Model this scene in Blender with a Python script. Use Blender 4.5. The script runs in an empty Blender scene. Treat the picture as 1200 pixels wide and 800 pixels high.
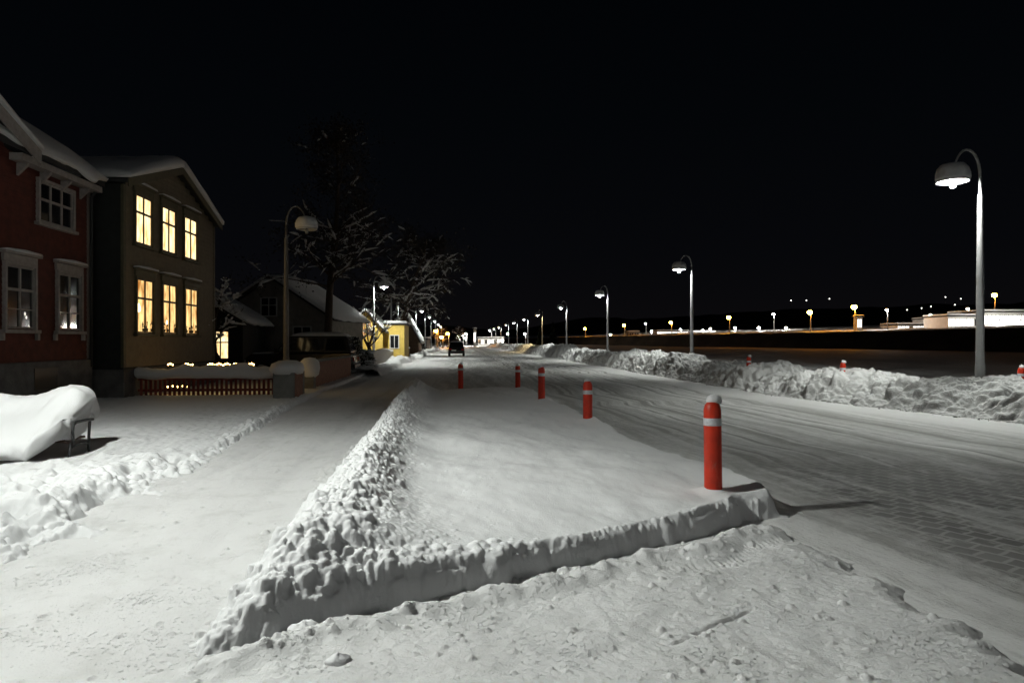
import bpy, math, random
import numpy as np

sc = bpy.context.scene
COL = sc.collection
R = random.Random(11)
NR = np.random.RandomState(5)
PI = math.pi
CAMH = 1.675
YAW = math.radians(4.65)
CC, SS = math.cos(YAW), math.sin(YAW)
ORD = ['first', 'second', 'third', 'fourth', 'fifth', 'sixth', 'seventh', 'eighth', 'ninth', 'tenth', 'eleventh', 'twelfth', 'thirteenth', 'fourteenth', 'fifteenth']


def P(px, py, d):
    xc = (px - 600) / 800 * d
    return (xc * CC + d * SS, d * CC - xc * SS, CAMH - (py - 400) / 800 * d)


def G(px, py, z=0.0):
    return P(px, py, (CAMH - z) * 800 / (py - 400))


# ------------------------------------------------------------------ materials
def mat(name, col, rough=0.8, var=0.0, vscale=4.0, bump=0.0, bscale=30.0, metal=0.0, spec=0.3, coat=0.0):
    m = bpy.data.materials.new(name); m.use_nodes = True
    nt = m.node_tree; b = nt.nodes['Principled BSDF']
    b.inputs['Base Color'].default_value = (*col, 1); b.inputs['Roughness'].default_value = rough
    b.inputs['Metallic'].default_value = metal; b.inputs['Specular IOR Level'].default_value = spec
    b.inputs['Coat Weight'].default_value = coat
    tc = nt.nodes.new('ShaderNodeTexCoord')
    if var > 0:
        n = nt.nodes.new('ShaderNodeTexNoise'); n.inputs['Scale'].default_value = vscale; n.inputs['Detail'].default_value = 5
        nt.links.new(tc.outputs['Object'], n.inputs['Vector'])
        r = nt.nodes.new('ShaderNodeMapRange'); r.inputs[1].default_value = .3; r.inputs[2].default_value = .7
        r.inputs[3].default_value = 1 - var; r.inputs[4].default_value = 1 + var
        nt.links.new(n.outputs['Fac'], r.inputs[0])
        mx = nt.nodes.new('ShaderNodeMix'); mx.data_type = 'RGBA'; mx.blend_type = 'MULTIPLY'; mx.inputs[0].default_value = 1
        mx.inputs[6].default_value = (*col, 1)
        nt.links.new(r.outputs[0], mx.inputs[7]); nt.links.new(mx.outputs[2], b.inputs['Base Color'])
    if bump > 0:
        n2 = nt.nodes.new('ShaderNodeTexNoise'); n2.inputs['Scale'].default_value = bscale; n2.inputs['Detail'].default_value = 6
        n2.inputs['Roughness'].default_value = .65
        nt.links.new(tc.outputs['Object'], n2.inputs['Vector'])
        bp = nt.nodes.new('ShaderNodeBump'); bp.inputs['Strength'].default_value = 1; bp.inputs['Distance'].default_value = bump
        nt.links.new(n2.outputs['Fac'], bp.inputs['Height']); nt.links.new(bp.outputs[0], b.inputs['Normal'])
    return m


def emit(name, col, strength, var=0.0, vscale=3.0):
    m = bpy.data.materials.new(name); m.use_nodes = True
    nt = m.node_tree; nt.nodes.clear()
    o = nt.nodes.new('ShaderNodeOutputMaterial'); e = nt.nodes.new('ShaderNodeEmission')
    e.inputs[0].default_value = (*col, 1); e.inputs[1].default_value = strength
    nt.links.new(e.outputs[0], o.inputs[0])
    return m


def lit_room(name, col, dark, strength):
    """a lit window: folds of a curtain seen against the room's light"""
    m = emit(name, col, strength); nt = m.node_tree; e = nt.nodes['Emission']
    tc = nt.nodes.new('ShaderNodeTexCoord'); mp = nt.nodes.new('ShaderNodeMapping'); mp.inputs['Scale'].default_value = (2.2, 2.2, .9)
    nt.links.new(tc.outputs['Object'], mp.inputs[0])
    n = nt.nodes.new('ShaderNodeTexNoise'); n.inputs['Scale'].default_value = 2.2; n.inputs['Detail'].default_value = 4
    nt.links.new(mp.outputs[0], n.inputs['Vector'])
    mp2 = nt.nodes.new('ShaderNodeMapping'); mp2.inputs['Scale'].default_value = (14, 14, .5); nt.links.new(tc.outputs['Object'], mp2.inputs[0])
    n2 = nt.nodes.new('ShaderNodeTexNoise'); n2.inputs['Scale'].default_value = 2; nt.links.new(mp2.outputs[0], n2.inputs['Vector'])
    ad = nt.nodes.new('ShaderNodeMath'); ad.operation = 'MULTIPLY_ADD'; ad.inputs[1].default_value = .45
    nt.links.new(n2.outputs['Fac'], ad.inputs[0]); nt.links.new(n.outputs['Fac'], ad.inputs[2])
    rp = nt.nodes.new('ShaderNodeMapRange'); rp.inputs[1].default_value = .52; rp.inputs[2].default_value = .86
    nt.links.new(ad.outputs[0], rp.inputs[0])
    mx = nt.nodes.new('ShaderNodeMix'); mx.data_type = 'RGBA'
    mx.inputs[6].default_value = (*dark, 1); mx.inputs[7].default_value = (*col, 1)
    nt.links.new(rp.outputs[0], mx.inputs[0]); nt.links.new(mx.outputs[2], e.inputs[0])
    return m


def snow_mat(name, col=(.89, .895, .9), grain=.006, gscale=90, lump=.012, lscale=14, dirt=0.0, crumb=0.0, sss=0.0):
    m = bpy.data.materials.new(name); m.use_nodes = True
    nt = m.node_tree; b = nt.nodes['Principled BSDF']
    b.inputs['Base Color'].default_value = (*col, 1); b.inputs['Roughness'].default_value = .75
    b.inputs['Specular IOR Level'].default_value = .25
    if sss > 0:
        b.inputs['Subsurface Weight'].default_value = sss; b.inputs['Subsurface Radius'].default_value = (1, 1, 1); b.inputs['Subsurface Scale'].default_value = .035
    tc = nt.nodes.new('ShaderNodeTexCoord')
    n1 = nt.nodes.new('ShaderNodeTexNoise'); n1.inputs['Scale'].default_value = gscale; n1.inputs['Detail'].default_value = 4
    n2 = nt.nodes.new('ShaderNodeTexNoise'); n2.inputs['Scale'].default_value = lscale; n2.inputs['Detail'].default_value = 6
    for n in (n1, n2): nt.links.new(tc.outputs['Object'], n.inputs['Vector'])
    b1 = nt.nodes.new('ShaderNodeBump'); b1.inputs['Distance'].default_value = grain
    b2 = nt.nodes.new('ShaderNodeBump'); b2.inputs['Distance'].default_value = lump
    nt.links.new(n1.outputs['Fac'], b1.inputs['Height']); nt.links.new(n2.outputs['Fac'], b2.inputs['Height'])
    nt.links.new(b1.outputs[0], b2.inputs['Normal']); nt.links.new(b2.outputs[0], b.inputs['Normal'])
    if crumb > 0:
        n4 = nt.nodes.new('ShaderNodeTexNoise'); n4.inputs['Scale'].default_value = 34; n4.inputs['Detail'].default_value = 3; n4.inputs['Roughness'].default_value = .7
        nt.links.new(tc.outputs['Object'], n4.inputs['Vector'])
        n5 = nt.nodes.new('ShaderNodeTexNoise'); n5.inputs['Scale'].default_value = 1.6; n5.inputs['Detail'].default_value = 4
        nt.links.new(tc.outputs['Object'], n5.inputs['Vector'])
        th = nt.nodes.new('ShaderNodeMapRange'); th.inputs[1].default_value = .35; th.inputs[2].default_value = .65; th.inputs[3].default_value = .70; th.inputs[4].default_value = .54
        nt.links.new(n5.outputs['Fac'], th.inputs[0])
        sb = nt.nodes.new('ShaderNodeMath'); sb.operation = 'SUBTRACT'; nt.links.new(n4.outputs['Fac'], sb.inputs[0]); nt.links.new(th.outputs[0], sb.inputs[1])
        r4 = nt.nodes.new('ShaderNodeMapRange'); r4.inputs[1].default_value = 0; r4.inputs[2].default_value = .09
        nt.links.new(sb.outputs[0], r4.inputs[0])
        b3 = nt.nodes.new('ShaderNodeBump'); b3.inputs['Distance'].default_value = crumb
        nt.links.new(r4.outputs[0], b3.inputs['Height']); nt.links.new(b2.outputs[0], b3.inputs['Normal']); nt.links.new(b3.outputs[0], b.inputs['Normal'])
    if dirt > 0:
        n3 = nt.nodes.new('ShaderNodeTexNoise'); n3.inputs['Scale'].default_value = 2.3; n3.inputs['Detail'].default_value = 9; n3.inputs['Roughness'].default_value = .72
        nt.links.new(tc.outputs['Object'], n3.inputs['Vector'])
        r = nt.nodes.new('ShaderNodeMapRange'); r.inputs[1].default_value = .5; r.inputs[2].default_value = .78
        nt.links.new(n3.outputs['Fac'], r.inputs[0])
        mx = nt.nodes.new('ShaderNodeMix'); mx.data_type = 'RGBA'
        mx.inputs[6].default_value = (*col, 1); mx.inputs[7].default_value = (col[0] * (1 - dirt), col[1] * (1 - dirt), col[2] * (1 - dirt) * .98, 1)
        nt.links.new(r.outputs[0], mx.inputs[0]); nt.links.new(mx.outputs[2], b.inputs['Base Color'])
    return m


M = {}
M['snow'] = snow_mat('fresh_snow', grain=.0035, gscale=70, lump=.003, lscale=5, sss=.35)
M['snow_pack'] = snow_mat('packed_snow', (.8, .8, .795), .006, 75, .006, 16, .2, .010)
M['snow_bank'] = snow_mat('ploughed_snow', (.78, .78, .77), .010, 45, .02, 12, .22, sss=.4)
M['snow_far'] = snow_mat('far_snow', (.62, .62, .62), .0, 5, .3, .6, .35)
M['snow_roof'] = snow_mat('roof_snow', (.84, .84, .84), .003, 40, .02, 5)
M['lamp_metal'] = mat('galvanised_steel', (.42, .42, .42), .5, .1, 6, metal=.25)
M['dull_metal'] = mat('weathered_steel', (.16, .155, .15), .6, .15, 6)  # lamp steel again, dimness of the unlit lamp put into its colour
M['hood'] = mat('lamp_hood', (.6, .61, .6), .45, .08, 5)
M['bulb'] = emit('lamp_tube_lit', (.965, 1, .945), 13900)
M['bulb_far'] = emit('lamp_tube_lit_far', (.965, 1, .945), 8300)
M['lens'] = emit('lamp_lens_lit', (.965, 1, .945), 570)
M['lens_warm'] = emit('lamp_lens_warm', (1, .76, .4), 110)
M['bulb_warm'] = emit('lamp_globe_warm', (1, .76, .4), 11000)
M['bulb_off'] = mat('lamp_globe_unlit', (.35, .35, .33), .2)
M['sodium'] = emit('sodium_lamp', (1, .38, .035), 260)
M['white_lamp'] = emit('white_area_lamp', (1, .95, .85), 900)
M['red_plastic'] = mat('red_plastic', (.55, .035, .012), .42, .18, 7, .0015, 40, spec=.4)
nt = M['red_plastic'].node_tree; b_ = nt.nodes['Principled BSDF']; src = b_.inputs['Base Color'].links[0].from_socket
tcx = nt.nodes.new('ShaderNodeTexCoord'); mpx = nt.nodes.new('ShaderNodeMapping'); mpx.inputs['Scale'].default_value = (1, 1, .35); nt.links.new(tcx.outputs['Object'], mpx.inputs[0])
nx = nt.nodes.new('ShaderNodeTexNoise'); nx.inputs['Scale'].default_value = 16; nx.inputs['Detail'].default_value = 9; nx.inputs['Roughness'].default_value = .7; nt.links.new(mpx.outputs[0], nx.inputs['Vector'])
rx = nt.nodes.new('ShaderNodeMapRange'); rx.inputs[1].default_value = .57; rx.inputs[2].default_value = .72; rx.inputs[4].default_value = .55; nt.links.new(nx.outputs['Fac'], rx.inputs[0])
mxx = nt.nodes.new('ShaderNodeMix'); mxx.data_type = 'RGBA'; mxx.inputs[7].default_value = (.42, .2, .16, 1); nt.links.new(rx.outputs[0], mxx.inputs[0]); nt.links.new(src, mxx.inputs[6]); nt.links.new(mxx.outputs[2], b_.inputs['Base Color'])
M['reflect'] = mat('reflective_band', (.72, .73, .76), .3, .15, 40)
M['dark_cap'] = mat('dark_plastic', (.03, .03, .03), .5)
M['iron'] = mat('cast_iron', (.02, .02, .021), .5, .2, 8)
M['wood_dark'] = mat('dark_wood', (.05, .028, .018), .6, .25, 10)
M['red_clad'] = mat('red_cladding', (.088, .019, .011), .75, .3, 5, .004, 30)
M['olive_clad'] = mat('olive_cladding', (.165, .135, .085), .75, .14, 5, .003, 30)
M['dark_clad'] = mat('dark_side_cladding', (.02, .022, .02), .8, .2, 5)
M['stone'] = mat('foundation_stone', (.12, .115, .11), .9, .3, 4, .02, 9)
M['white_paint'] = mat('white_painted_wood', (.55, .54, .52), .6, .1, 9)
M['grey_paint'] = mat('weathered_white_paint', (.33, .30, .28), .7, .15, 9)
M['frame_dark'] = mat('dark_window_frame', (.05, .04, .025), .6, .2, 8)
M['olive_trim'] = mat('olive_trim', (.10, .09, .05), .7, .15, 8)
M['glass_dark'] = mat('dark_window_glass', (.012, .013, .015), .06, spec=.6)
M['room_bright'] = lit_room('lit_curtain', (1, .82, .45), (.62, .32, .09), 2.0)
M['room_warm'] = lit_room('lit_room_warm', (1, .68, .27), (.34, .12, .02), 1.55)
M['roof_dark'] = mat('dark_roofing', (.03, .03, .03), .8)
M['red_fence'] = mat('red_fence_paint', (.17, .035, .028), .7, .2, 9)
M['white_fence'] = mat('white_fence_paint', (.7, .69, .65), .6, .1, 9)
M['render_grey'] = mat('grey_render', (.2, .2, .185), .9, .2, 5, .003, 30)
M['render_pink'] = mat('pink_brown_brick', (.28, .15, .105), .9, .22, 6, .006, 20)
M['hedge'] = mat('dark_hedge_leaves', (.012, .016, .01), .9, .3, 5)
M['bark'] = mat('dark_bark', (.075, .052, .036), .9, .3, 8, .01, 20)
M['bark_light'] = mat('brown_bark', (.07, .05, .035), .9, .3, 8, .01, 20)
M['twigs'] = mat('dark_twigs', (.03, .022, .015), .9, .3, 5)
M['yellow_wall'] = mat('yellow_boards', (.6, .43, .1), .7, .12, 4, .004, 14)
M['brown_wall'] = mat('brown_boards', (.22, .14, .085), .8, .2, 4)
M['grey_wall'] = mat('grey_boards', (.24, .22, .19), .8, .2, 3)
M['car_paint'] = mat('black_car_paint', (.012, .012, .013), .25, spec=.5, coat=.5)
M['tyre'] = mat('tyre_rubber', (.02, .02, .02), .9)
M['plate'] = mat('number_plate', (.7, .7, .7), .4)
M['tail'] = mat('red_lens', (.25, .01, .01), .2)
M['conifer'] = mat('conifer_needles', (.035, .045, .025), .9, .3, 4)
M['fairy'] = emit('fairy_bulb', (1, .6, .18), 22)
M['candle'] = emit('window_light', (1, .95, .85), 1.2)  # glowing colour for white lamp reflections in dark panes
M['candle_lamp'] = emit('lamp_in_room', (1, .8, .45), 5)
M['candle_warm'] = emit('window_candle', (1, .4, .15), .35)  # the same for warm reflections, faintly glowing
M['shop_lit'] = emit('lit_glazing', (1, .98, .9), 3.5)
M['white_wall'] = mat('white_cladding', (.75, .75, .73), .6, .06, 1)
M['dry_grass'] = mat('dry_grass_bank', (.045, .03, .018), .95, .4, .15, .1, 1.5)


# ------------------------------------------------------------------ mesh helpers
class MB:
    def __init__(s): s.v = []; s.f = []

    def add(s, vs, fs):
        n = len(s.v); s.v += [tuple(v) for v in vs]; s.f += [tuple(i + n for i in f) for f in fs]; return s

    def box(s, x0, y0, z0, x1, y1, z1):
        vs = [(x0, y0, z0), (x1, y0, z0), (x1, y1, z0), (x0, y1, z0), (x0, y0, z1), (x1, y0, z1), (x1, y1, z1), (x0, y1, z1)]
        return s.add(vs, [(0, 3, 2, 1), (4, 5, 6, 7), (0, 1, 5, 4), (1, 2, 6, 5), (2, 3, 7, 6), (3, 0, 4, 7)])

    def tube(s, pts, rad, n=8, cap=True, flat=1.0):
        pts = [np.array(p, float) for p in pts]
        if not hasattr(rad, '__len__'): rad = [rad] * len(pts)
        rings = []; up = np.array((0, 0, 1.0)); a = None
        for i, p in enumerate(pts):
            t = pts[min(i + 1, len(pts) - 1)] - pts[max(i - 1, 0)]
            t /= (np.linalg.norm(t) + 1e-9)
            if a is None:
                a = np.cross(t, up)
                if np.linalg.norm(a) < .05: a = np.cross(t, (0, 1.0, 0))
            else:
                a = a - t * np.dot(a, t)
            a = a / (np.linalg.norm(a) + 1e-9)
            b = np.cross(a, t)
            rings.append([p + rad[i] * (math.cos(2 * PI * k / n) * a + flat * math.sin(2 * PI * k / n) * b) for k in range(n)])
        vs = [tuple(v) for r in rings for v in r]; fs = []
        for i in range(len(rings) - 1):
            for k in range(n):
                k2 = (k + 1) % n
                fs.append((i * n + k, i * n + k2, (i + 1) * n + k2, (i + 1) * n + k))
        if cap:
            fs.append(tuple(range(n))[::-1]); fs.append(tuple((len(rings) - 1) * n + k for k in range(n)))
        return s.add(vs, fs)

    def lathe(s, prof, c=(0, 0, 0), n=24, wob=0, seed=0):
        rr = random.Random(seed); ph = [rr.uniform(0, 6.28) for _ in range(4)]
        vs = []; fs = []
        for (r, z) in prof:
            for k in range(n):
                a = 2 * PI * k / n
                w = 1 + wob * (math.sin(2 * a + ph[0]) * .5 + math.sin(3 * a + ph[1] + z * 6) * .35 + math.sin(5 * a + ph[2]) * .25)
                vs.append((c[0] + r * w * math.cos(a), c[1] + r * w * math.sin(a), c[2] + z))
        m = len(prof)
        for i in range(m - 1):
            for k in range(n):
                k2 = (k + 1) % n
                fs.append((i * n + k, i * n + k2, (i + 1) * n + k2, (i + 1) * n + k))
        fs.append(tuple(range(n))[::-1]); fs.append(tuple((m - 1) * n + k for k in range(n)))
        return s.add(vs, fs)

    def blob(s, c, r, n=8, m=6, sq=(1, 1, 1), wob=.15, rng=R):
        ph = [rng.uniform(0, 6.28) for _ in range(5)]
        vs = []; fs = []
        for i in range(m + 1):
            th = PI * i / m
            for k in range(n):
                a = 2 * PI * k / n
                w = 1 + wob * (math.sin(2 * a + ph[0] + th) + math.sin(3 * a + ph[1] - 2 * th) * .6 + math.sin(3 * th + ph[2]) * .6)
                vs.append((c[0] + r * w * sq[0] * math.sin(th) * math.cos(a), c[1] + r * w * sq[1] * math.sin(th) * math.sin(a), c[2] + r * w * sq[2] * math.cos(th)))
        for i in range(m):
            for k in range(n):
                k2 = (k + 1) % n
                fs.append((i * n + k, (i + 1) * n + k, (i + 1) * n + k2, i * n + k2))
        return s.add(vs, fs)

    def prism(s, poly, axis, lo, hi):
        """poly: 2D outline; axis 'x': (y,z), 'y': (x,z), 'z': (x,y)"""
        n = len(poly)
        def q(p, t): return {'x': (t, p[0], p[1]), 'y': (p[0], t, p[1]), 'z': (p[0], p[1], t)}[axis]
        vs = [q(p, lo) for p in poly] + [q(p, hi) for p in poly]
        fs = [tuple(range(n)), tuple(range(2 * n - 1, n - 1, -1))] + [(i, i + n, (i + 1) % n + n, (i + 1) % n) for i in range(n)]
        return s.add(vs, fs)

    def build(s, name, m, parent=None, smooth=False, bevel=0, seg=2, sub=0):
        me = bpy.data.meshes.new(name); me.from_pydata(s.v, [], s.f)
        me.validate(); me.update()
        if bevel or True:
            import bmesh
            bm = bmesh.new(); bm.from_mesh(me); bmesh.ops.recalc_face_normals(bm, faces=bm.faces); bm.to_mesh(me); bm.free()
        me.materials.append(m)
        o = bpy.data.objects.new(name, me); COL.objects.link(o)
        if parent: o.parent = parent
        if smooth: me.shade_smooth()
        if bevel:
            md = o.modifiers.new('bevel', 'BEVEL'); md.width = bevel; md.segments = seg; md.limit_method = 'ANGLE'
        if sub:
            md = o.modifiers.new('sub', 'SUBSURF'); md.levels = sub; md.render_levels = sub
        return o


def tag(o, label=None, cat=None, group=None, kind=None):
    if label: o['label'] = label
    if cat: o['category'] = cat
    if group: o['group'] = group
    if kind: o['kind'] = kind
    return o


def empty(name, loc, label, cat, group=None, rz=0):
    o = bpy.data.objects.new(name, None); COL.objects.link(o); o.location = loc; o.rotation_euler.z = rz
    o.empty_display_size = .2
    return tag(o, label, cat, group)


def copy_tree(o, parent=None):
    c = o.copy(); COL.objects.link(c); c.parent = parent
    for ch in o.children: copy_tree(ch, c)
    return c


# ------------------------------------------------------------------ noise
def _h(ix, iy, s):
    n = (ix.astype(np.int64) * 374761393 + iy.astype(np.int64) * 668265263 + s * 974634777) & 0xffffffff
    n = ((n ^ (n >> 13)) * 1274126177) & 0xffffffff
    return ((n ^ (n >> 16)) & 0xffff) / 65535.0


def vn(x, y, s=0):
    x = np.asarray(x, float); y = np.asarray(y, float)
    x, y = np.broadcast_arrays(x, y)
    ix = np.floor(x); iy = np.floor(y); fx = x - ix; fy = y - iy
    fx = fx * fx * fx * (fx * (fx * 6 - 15) + 10); fy = fy * fy * fy * (fy * (fy * 6 - 15) + 10)
    a = _h(ix, iy, s); b = _h(ix + 1, iy, s); c = _h(ix, iy + 1, s); d = _h(ix + 1, iy + 1, s)
    return (a + (b - a) * fx) * (1 - fy) + (c + (d - c) * fx) * fy - .5


def fbm(x, y, s=0, o=4, g=.5):
    t = 0; a = 1; f = 1
    for i in range(o):
        t = t + a * vn(x * f + i * 17.3, y * f - i * 9.1, s + i); a *= g; f *= 2.03
    return t


def sm(a, b, x):
    t = np.clip((x - a) / (b - a), 0, 1); return t * t * (3 - 2 * t)


def grow(a, b, d0, ref, p):
    """coordinates from a to b whose step is d0 at ref and grows with distance**p"""
    v = [a]
    while v[-1] < b:
        v.append(v[-1] + d0 * max(.75, abs(v[-1]) / ref) ** p)
    return np.array(v)


def field(name, xs, ys, Z, m, keep=None, smooth=True):
    nx, ny = len(xs), len(ys)
    Xg, Yg = np.meshgrid(xs, ys)
    co = np.stack([Xg, Yg, Z], -1).reshape(-1, 3).astype(np.float32)
    idx = np.arange(nx * ny).reshape(ny, nx)
    q = np.stack([idx[:-1, :-1], idx[:-1, 1:], idx[1:, 1:], idx[1:, :-1]], -1).reshape(-1, 4)
    if keep is not None:
        k = (keep[:-1, :-1] | keep[:-1, 1:] | keep[1:, 1:] | keep[1:, :-1]).reshape(-1); q = q[k]
    used = np.zeros(nx * ny, bool); used[q.reshape(-1)] = True
    new = np.cumsum(used) - 1; co = co[used]; q = new[q]
    me = bpy.data.meshes.new(name); me.vertices.add(len(co)); me.vertices.foreach_set('co', co.reshape(-1))
    me.loops.add(q.size); me.loops.foreach_set('vertex_index', q.reshape(-1).astype(np.int32))
    me.polygons.add(len(q)); me.polygons.foreach_set('loop_start', np.arange(0, q.size, 4, dtype=np.int32))
    me.update(calc_edges=True); me.validate()
    me.materials.append(m)
    if smooth: me.shade_smooth()
    o = bpy.data.objects.new(name, me); COL.objects.link(o)
    return o


def stamp(Z, xs, ys, cx, cy, r, h, z0, rng, facet=True, ex=1.0, soft=False):
    """one clod of snow pressed into the height field"""
    i0, i1 = np.searchsorted(xs, (cx - 1.5 * r, cx + 1.5 * r)); j0, j1 = np.searchsorted(ys, (cy - 1.5 * r, cy + 1.5 * r))
    if i1 - i0 < 2 or j1 - j0 < 2: return
    X, Y = np.meshgrid(xs[i0:i1] - cx, ys[j0:j1] - cy)
    a = rng.uniform(0, 6.28); c, s = math.cos(a), math.sin(a)
    U = (X * c + Y * s) * ex / r; V = (-X * s + Y * c) / r
    if facet:
        D = np.zeros_like(U)
        for k in range(6):
            t = k * PI / 3 + rng.uniform(-.4, .4); D = np.maximum(D, (U * math.cos(t) + V * math.sin(t)) * rng.uniform(.9, 1.3))
        D = .55 * D + .45 * np.hypot(U, V)
    else: D = np.hypot(U, V)
    tilt = rng.uniform(-.35, .35) * U + rng.uniform(-.35, .35) * V
    if soft:
        Z[j0:j1, i0:i1] += h * np.exp(-2.2 * D * D) * (1 + tilt)
    else:
        B = z0 + h * np.sqrt(np.clip(1 - D ** 3, 0, 1)) * (1 + tilt * .6) - (D > 1) * 9
        Z[j0:j1, i0:i1] = np.maximum(Z[j0:j1, i0:i1], B)


# ------------------------------------------------------------------ the traffic island under deep snow
A0 = np.array((-1.36, 3.69)); B0 = np.array((3.09, 6.27)); E0 = (B0 - A0) / np.linalg.norm(B0 - A0); N0 = np.array((-E0[1], E0[0]))


def isl_parts(X, Y):
    s = (X - A0[0]) * E0[0] + (Y - A0[1]) * E0[1]
    dF = (X - A0[0]) * N0[0] + (Y - A0[1]) * N0[1]
    dL = X - (-1.36 - .022 * (Y - 4))
    dR = (3.1 - .045 * (Y - 6.3)) - X
    return s, dF, dL, dR


def island():
    xs = np.arange(-1.9, 3.45, .0088); ys = grow(3.35, 24.5, .0078, 4.5, 1.6)
    X, Y = np.meshgrid(xs, ys)
    s, dF, dL, dR = isl_parts(X, Y)
    wob = fbm(s * 1.3, s * 0, 3, 4, .6) * .16 + np.maximum(0, vn(s * 5.2, Y * 0, 8)) * .09 * sm(4.2, 2.0, s) + vn(X * 26, Y * 26, 5) * .012
    dFj = dF + wob
    dLj = dL + fbm(X * 2.3, Y * 2.3, 31, 4) * .16
    dRj = dR + fbm(X * 2.5, Y * 1.2, 41, 4) * .17
    H = .27 + fbm(X * .9, Y * .6, 51, 3) * .07 + .05 * sm(1.5, .2, dL) * sm(7.5, 4.5, Y)
    front = .62 * sm(-.005, .06, dFj) + .26 * sm(.04, .12, dFj) + .12 * sm(.1, .45, dFj)
    wr = .12 + .3 * sm(6.5, 11, Y)
    edge = front * sm(0, .3, dLj) * sm(-.02, wr, dRj) * sm(0, 2.2, 23.2 - Y + fbm(X * 1.5, Y, 61, 3))
    wid = .27 + .2 * sm(7.5, 4.3, Y)
    amp = (.24 + .1 * fbm(Y * .9, Y * 0, 71, 3)) * sm(25, 21, Y)
    ridge = amp * np.exp(-((dL - .5 - .12 * sm(8, 4.5, Y)) / wid) ** 2) * sm(-.02, .6, dFj) * sm(-.05, .25, dLj)
    # soft wind drift and the shallow furrow beside the ridge
    soft = .055 * fbm(X * 1.1, Y * .7, 81, 3) * edge + .012 * fbm(X * 4, Y * 2.2, 83, 3) * edge - .05 * np.exp(-((dL - 1.25) / .3) ** 2) * sm(6, 9, Y) * edge
    Z = H * edge + ridge + soft
    Z += (np.abs(fbm(X * 8, Y * 8, 91, 5, .66)) * .10 - .02) * np.exp(-((dL - .45) / (wid * 1.2)) ** 2) * sm(0, .1, dLj)
    # streaks on the cut face
    face = sm(-.01, .03, dFj) * sm(.16, .06, dFj)
    Z += face * (fbm(s * 7, Z * 30, 17, 4) * .035)
    Zb = Z.copy()
    rng = random.Random(77)
    ix = lambda x, y: (min(max(int(np.searchsorted(ys, y)), 0), len(ys) - 1), min(max(int(np.searchsorted(xs, x)), 0), len(xs) - 1))
    for k in range(11000):
        y = 3.75 + 18.5 * rng.random() ** 1.8
        near = max(0, min(1, (8 - y) / 4))
        dl = abs(rng.gauss(.40, .2 + .22 * near)) if rng.random() < .88 else rng.uniform(0, 1.9)
        x = -1.36 - .022 * (y - 4) + dl
        if (x - A0[0]) * N0[0] + (y - A0[1]) * N0[1] < .1: continue
        r = .009 + .026 * rng.random() ** 2.0
        if rng.random() < .028: r = .035 + .04 * rng.random() ** 1.6 * (.5 + .7 * near)
        if dl > .95: r = min(r, .02) * .8
        j, i = ix(x, y)
        if r < .034 and float(vn(np.array([x * 1.9]), np.array([y * 1.3]), 143)[0]) < -.08: continue
        stamp(Z, xs, ys, x, y, max(r, .013), r * rng.uniform(.35, .75), float(Zb[j, i]) - r * .3, rng, True, rng.uniform(.6, 1.5))
    # lumps that broke off the cut edge and lie on its lip
    for k in range(700):
        t = rng.random() ** 1.3 * 5.0
        q = A0 + E0 * t + N0 * rng.uniform(.06, .24 if t < 2.4 else .13)
        r = (.010 + .045 * rng.random() ** 3) * (1 if t < 2.2 else .45)
        j, i = ix(q[0], q[1])
        stamp(Z, xs, ys, q[0], q[1], r, r * .8, float(Zb[j, i]) - r * .3, rng, True)
    for bx, by in ((2.46, 6.38), (2.3, 11.85), (2.08, 16.6), (2.0, 22.2), (.14, 22.4)):
        for k in range(5): stamp(Z, xs, ys, bx + rng.gauss(0, .05), by + rng.gauss(0, .05), rng.uniform(.09, .2), rng.uniform(.008, .022), 0, rng, True, 1, True)
    near_r = sm(1.5, .9, dL)
    for k in range(1):
        B = Z.copy(); B[1:-1, 1:-1] = (Z[1:-1, 1:-1] * 2 + Z[:-2, 1:-1] + Z[2:, 1:-1] + Z[1:-1, :-2] + Z[1:-1, 2:]) / 6; Z = Z * .35 + B * .65
    Zb = Z.copy()
    for k in range(9000):
        y = 3.75 + 16 * rng.random() ** 2.1; near = max(0, min(1, (8 - y) / 4))
        x = -1.36 - .022 * (y - 4) + abs(rng.gauss(.38, .22 + .2 * near))
        if (x - A0[0]) * N0[0] + (y - A0[1]) * N0[1] < .08: continue
        if float(vn(np.array([x * 2.6]), np.array([y * 1.7]), 141)[0]) < -.04: continue
        r = .013 + .02 * rng.random() ** 2.5; j, i = ix(x, y)
        stamp(Z, xs, ys, x, y, r, r * rng.uniform(.45, .85), float(Zb[j, i]) - r * .22, rng, True, rng.uniform(.7, 1.4))
    Z += sm(.02, .1, Z) * fbm(X * 38, Y * 38, 23, 2) * (.0008 + .007 * sm(1.2, .7, dL))
    keep = Z > .004
    Z = np.where(keep, Z, -.03)
    o = field('snow_covered_island', xs, ys, Z, M['snow'], keep)
    tag(o, 'deep snow over the traffic island with a cut front wall', 'snow', kind='stuff')
    return xs, ys, Z


ixs, iys, IZ = island()


def isl_z(x, y):
    return float(IZ[np.searchsorted(iys, y), np.searchsorted(ixs, x)])


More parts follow.
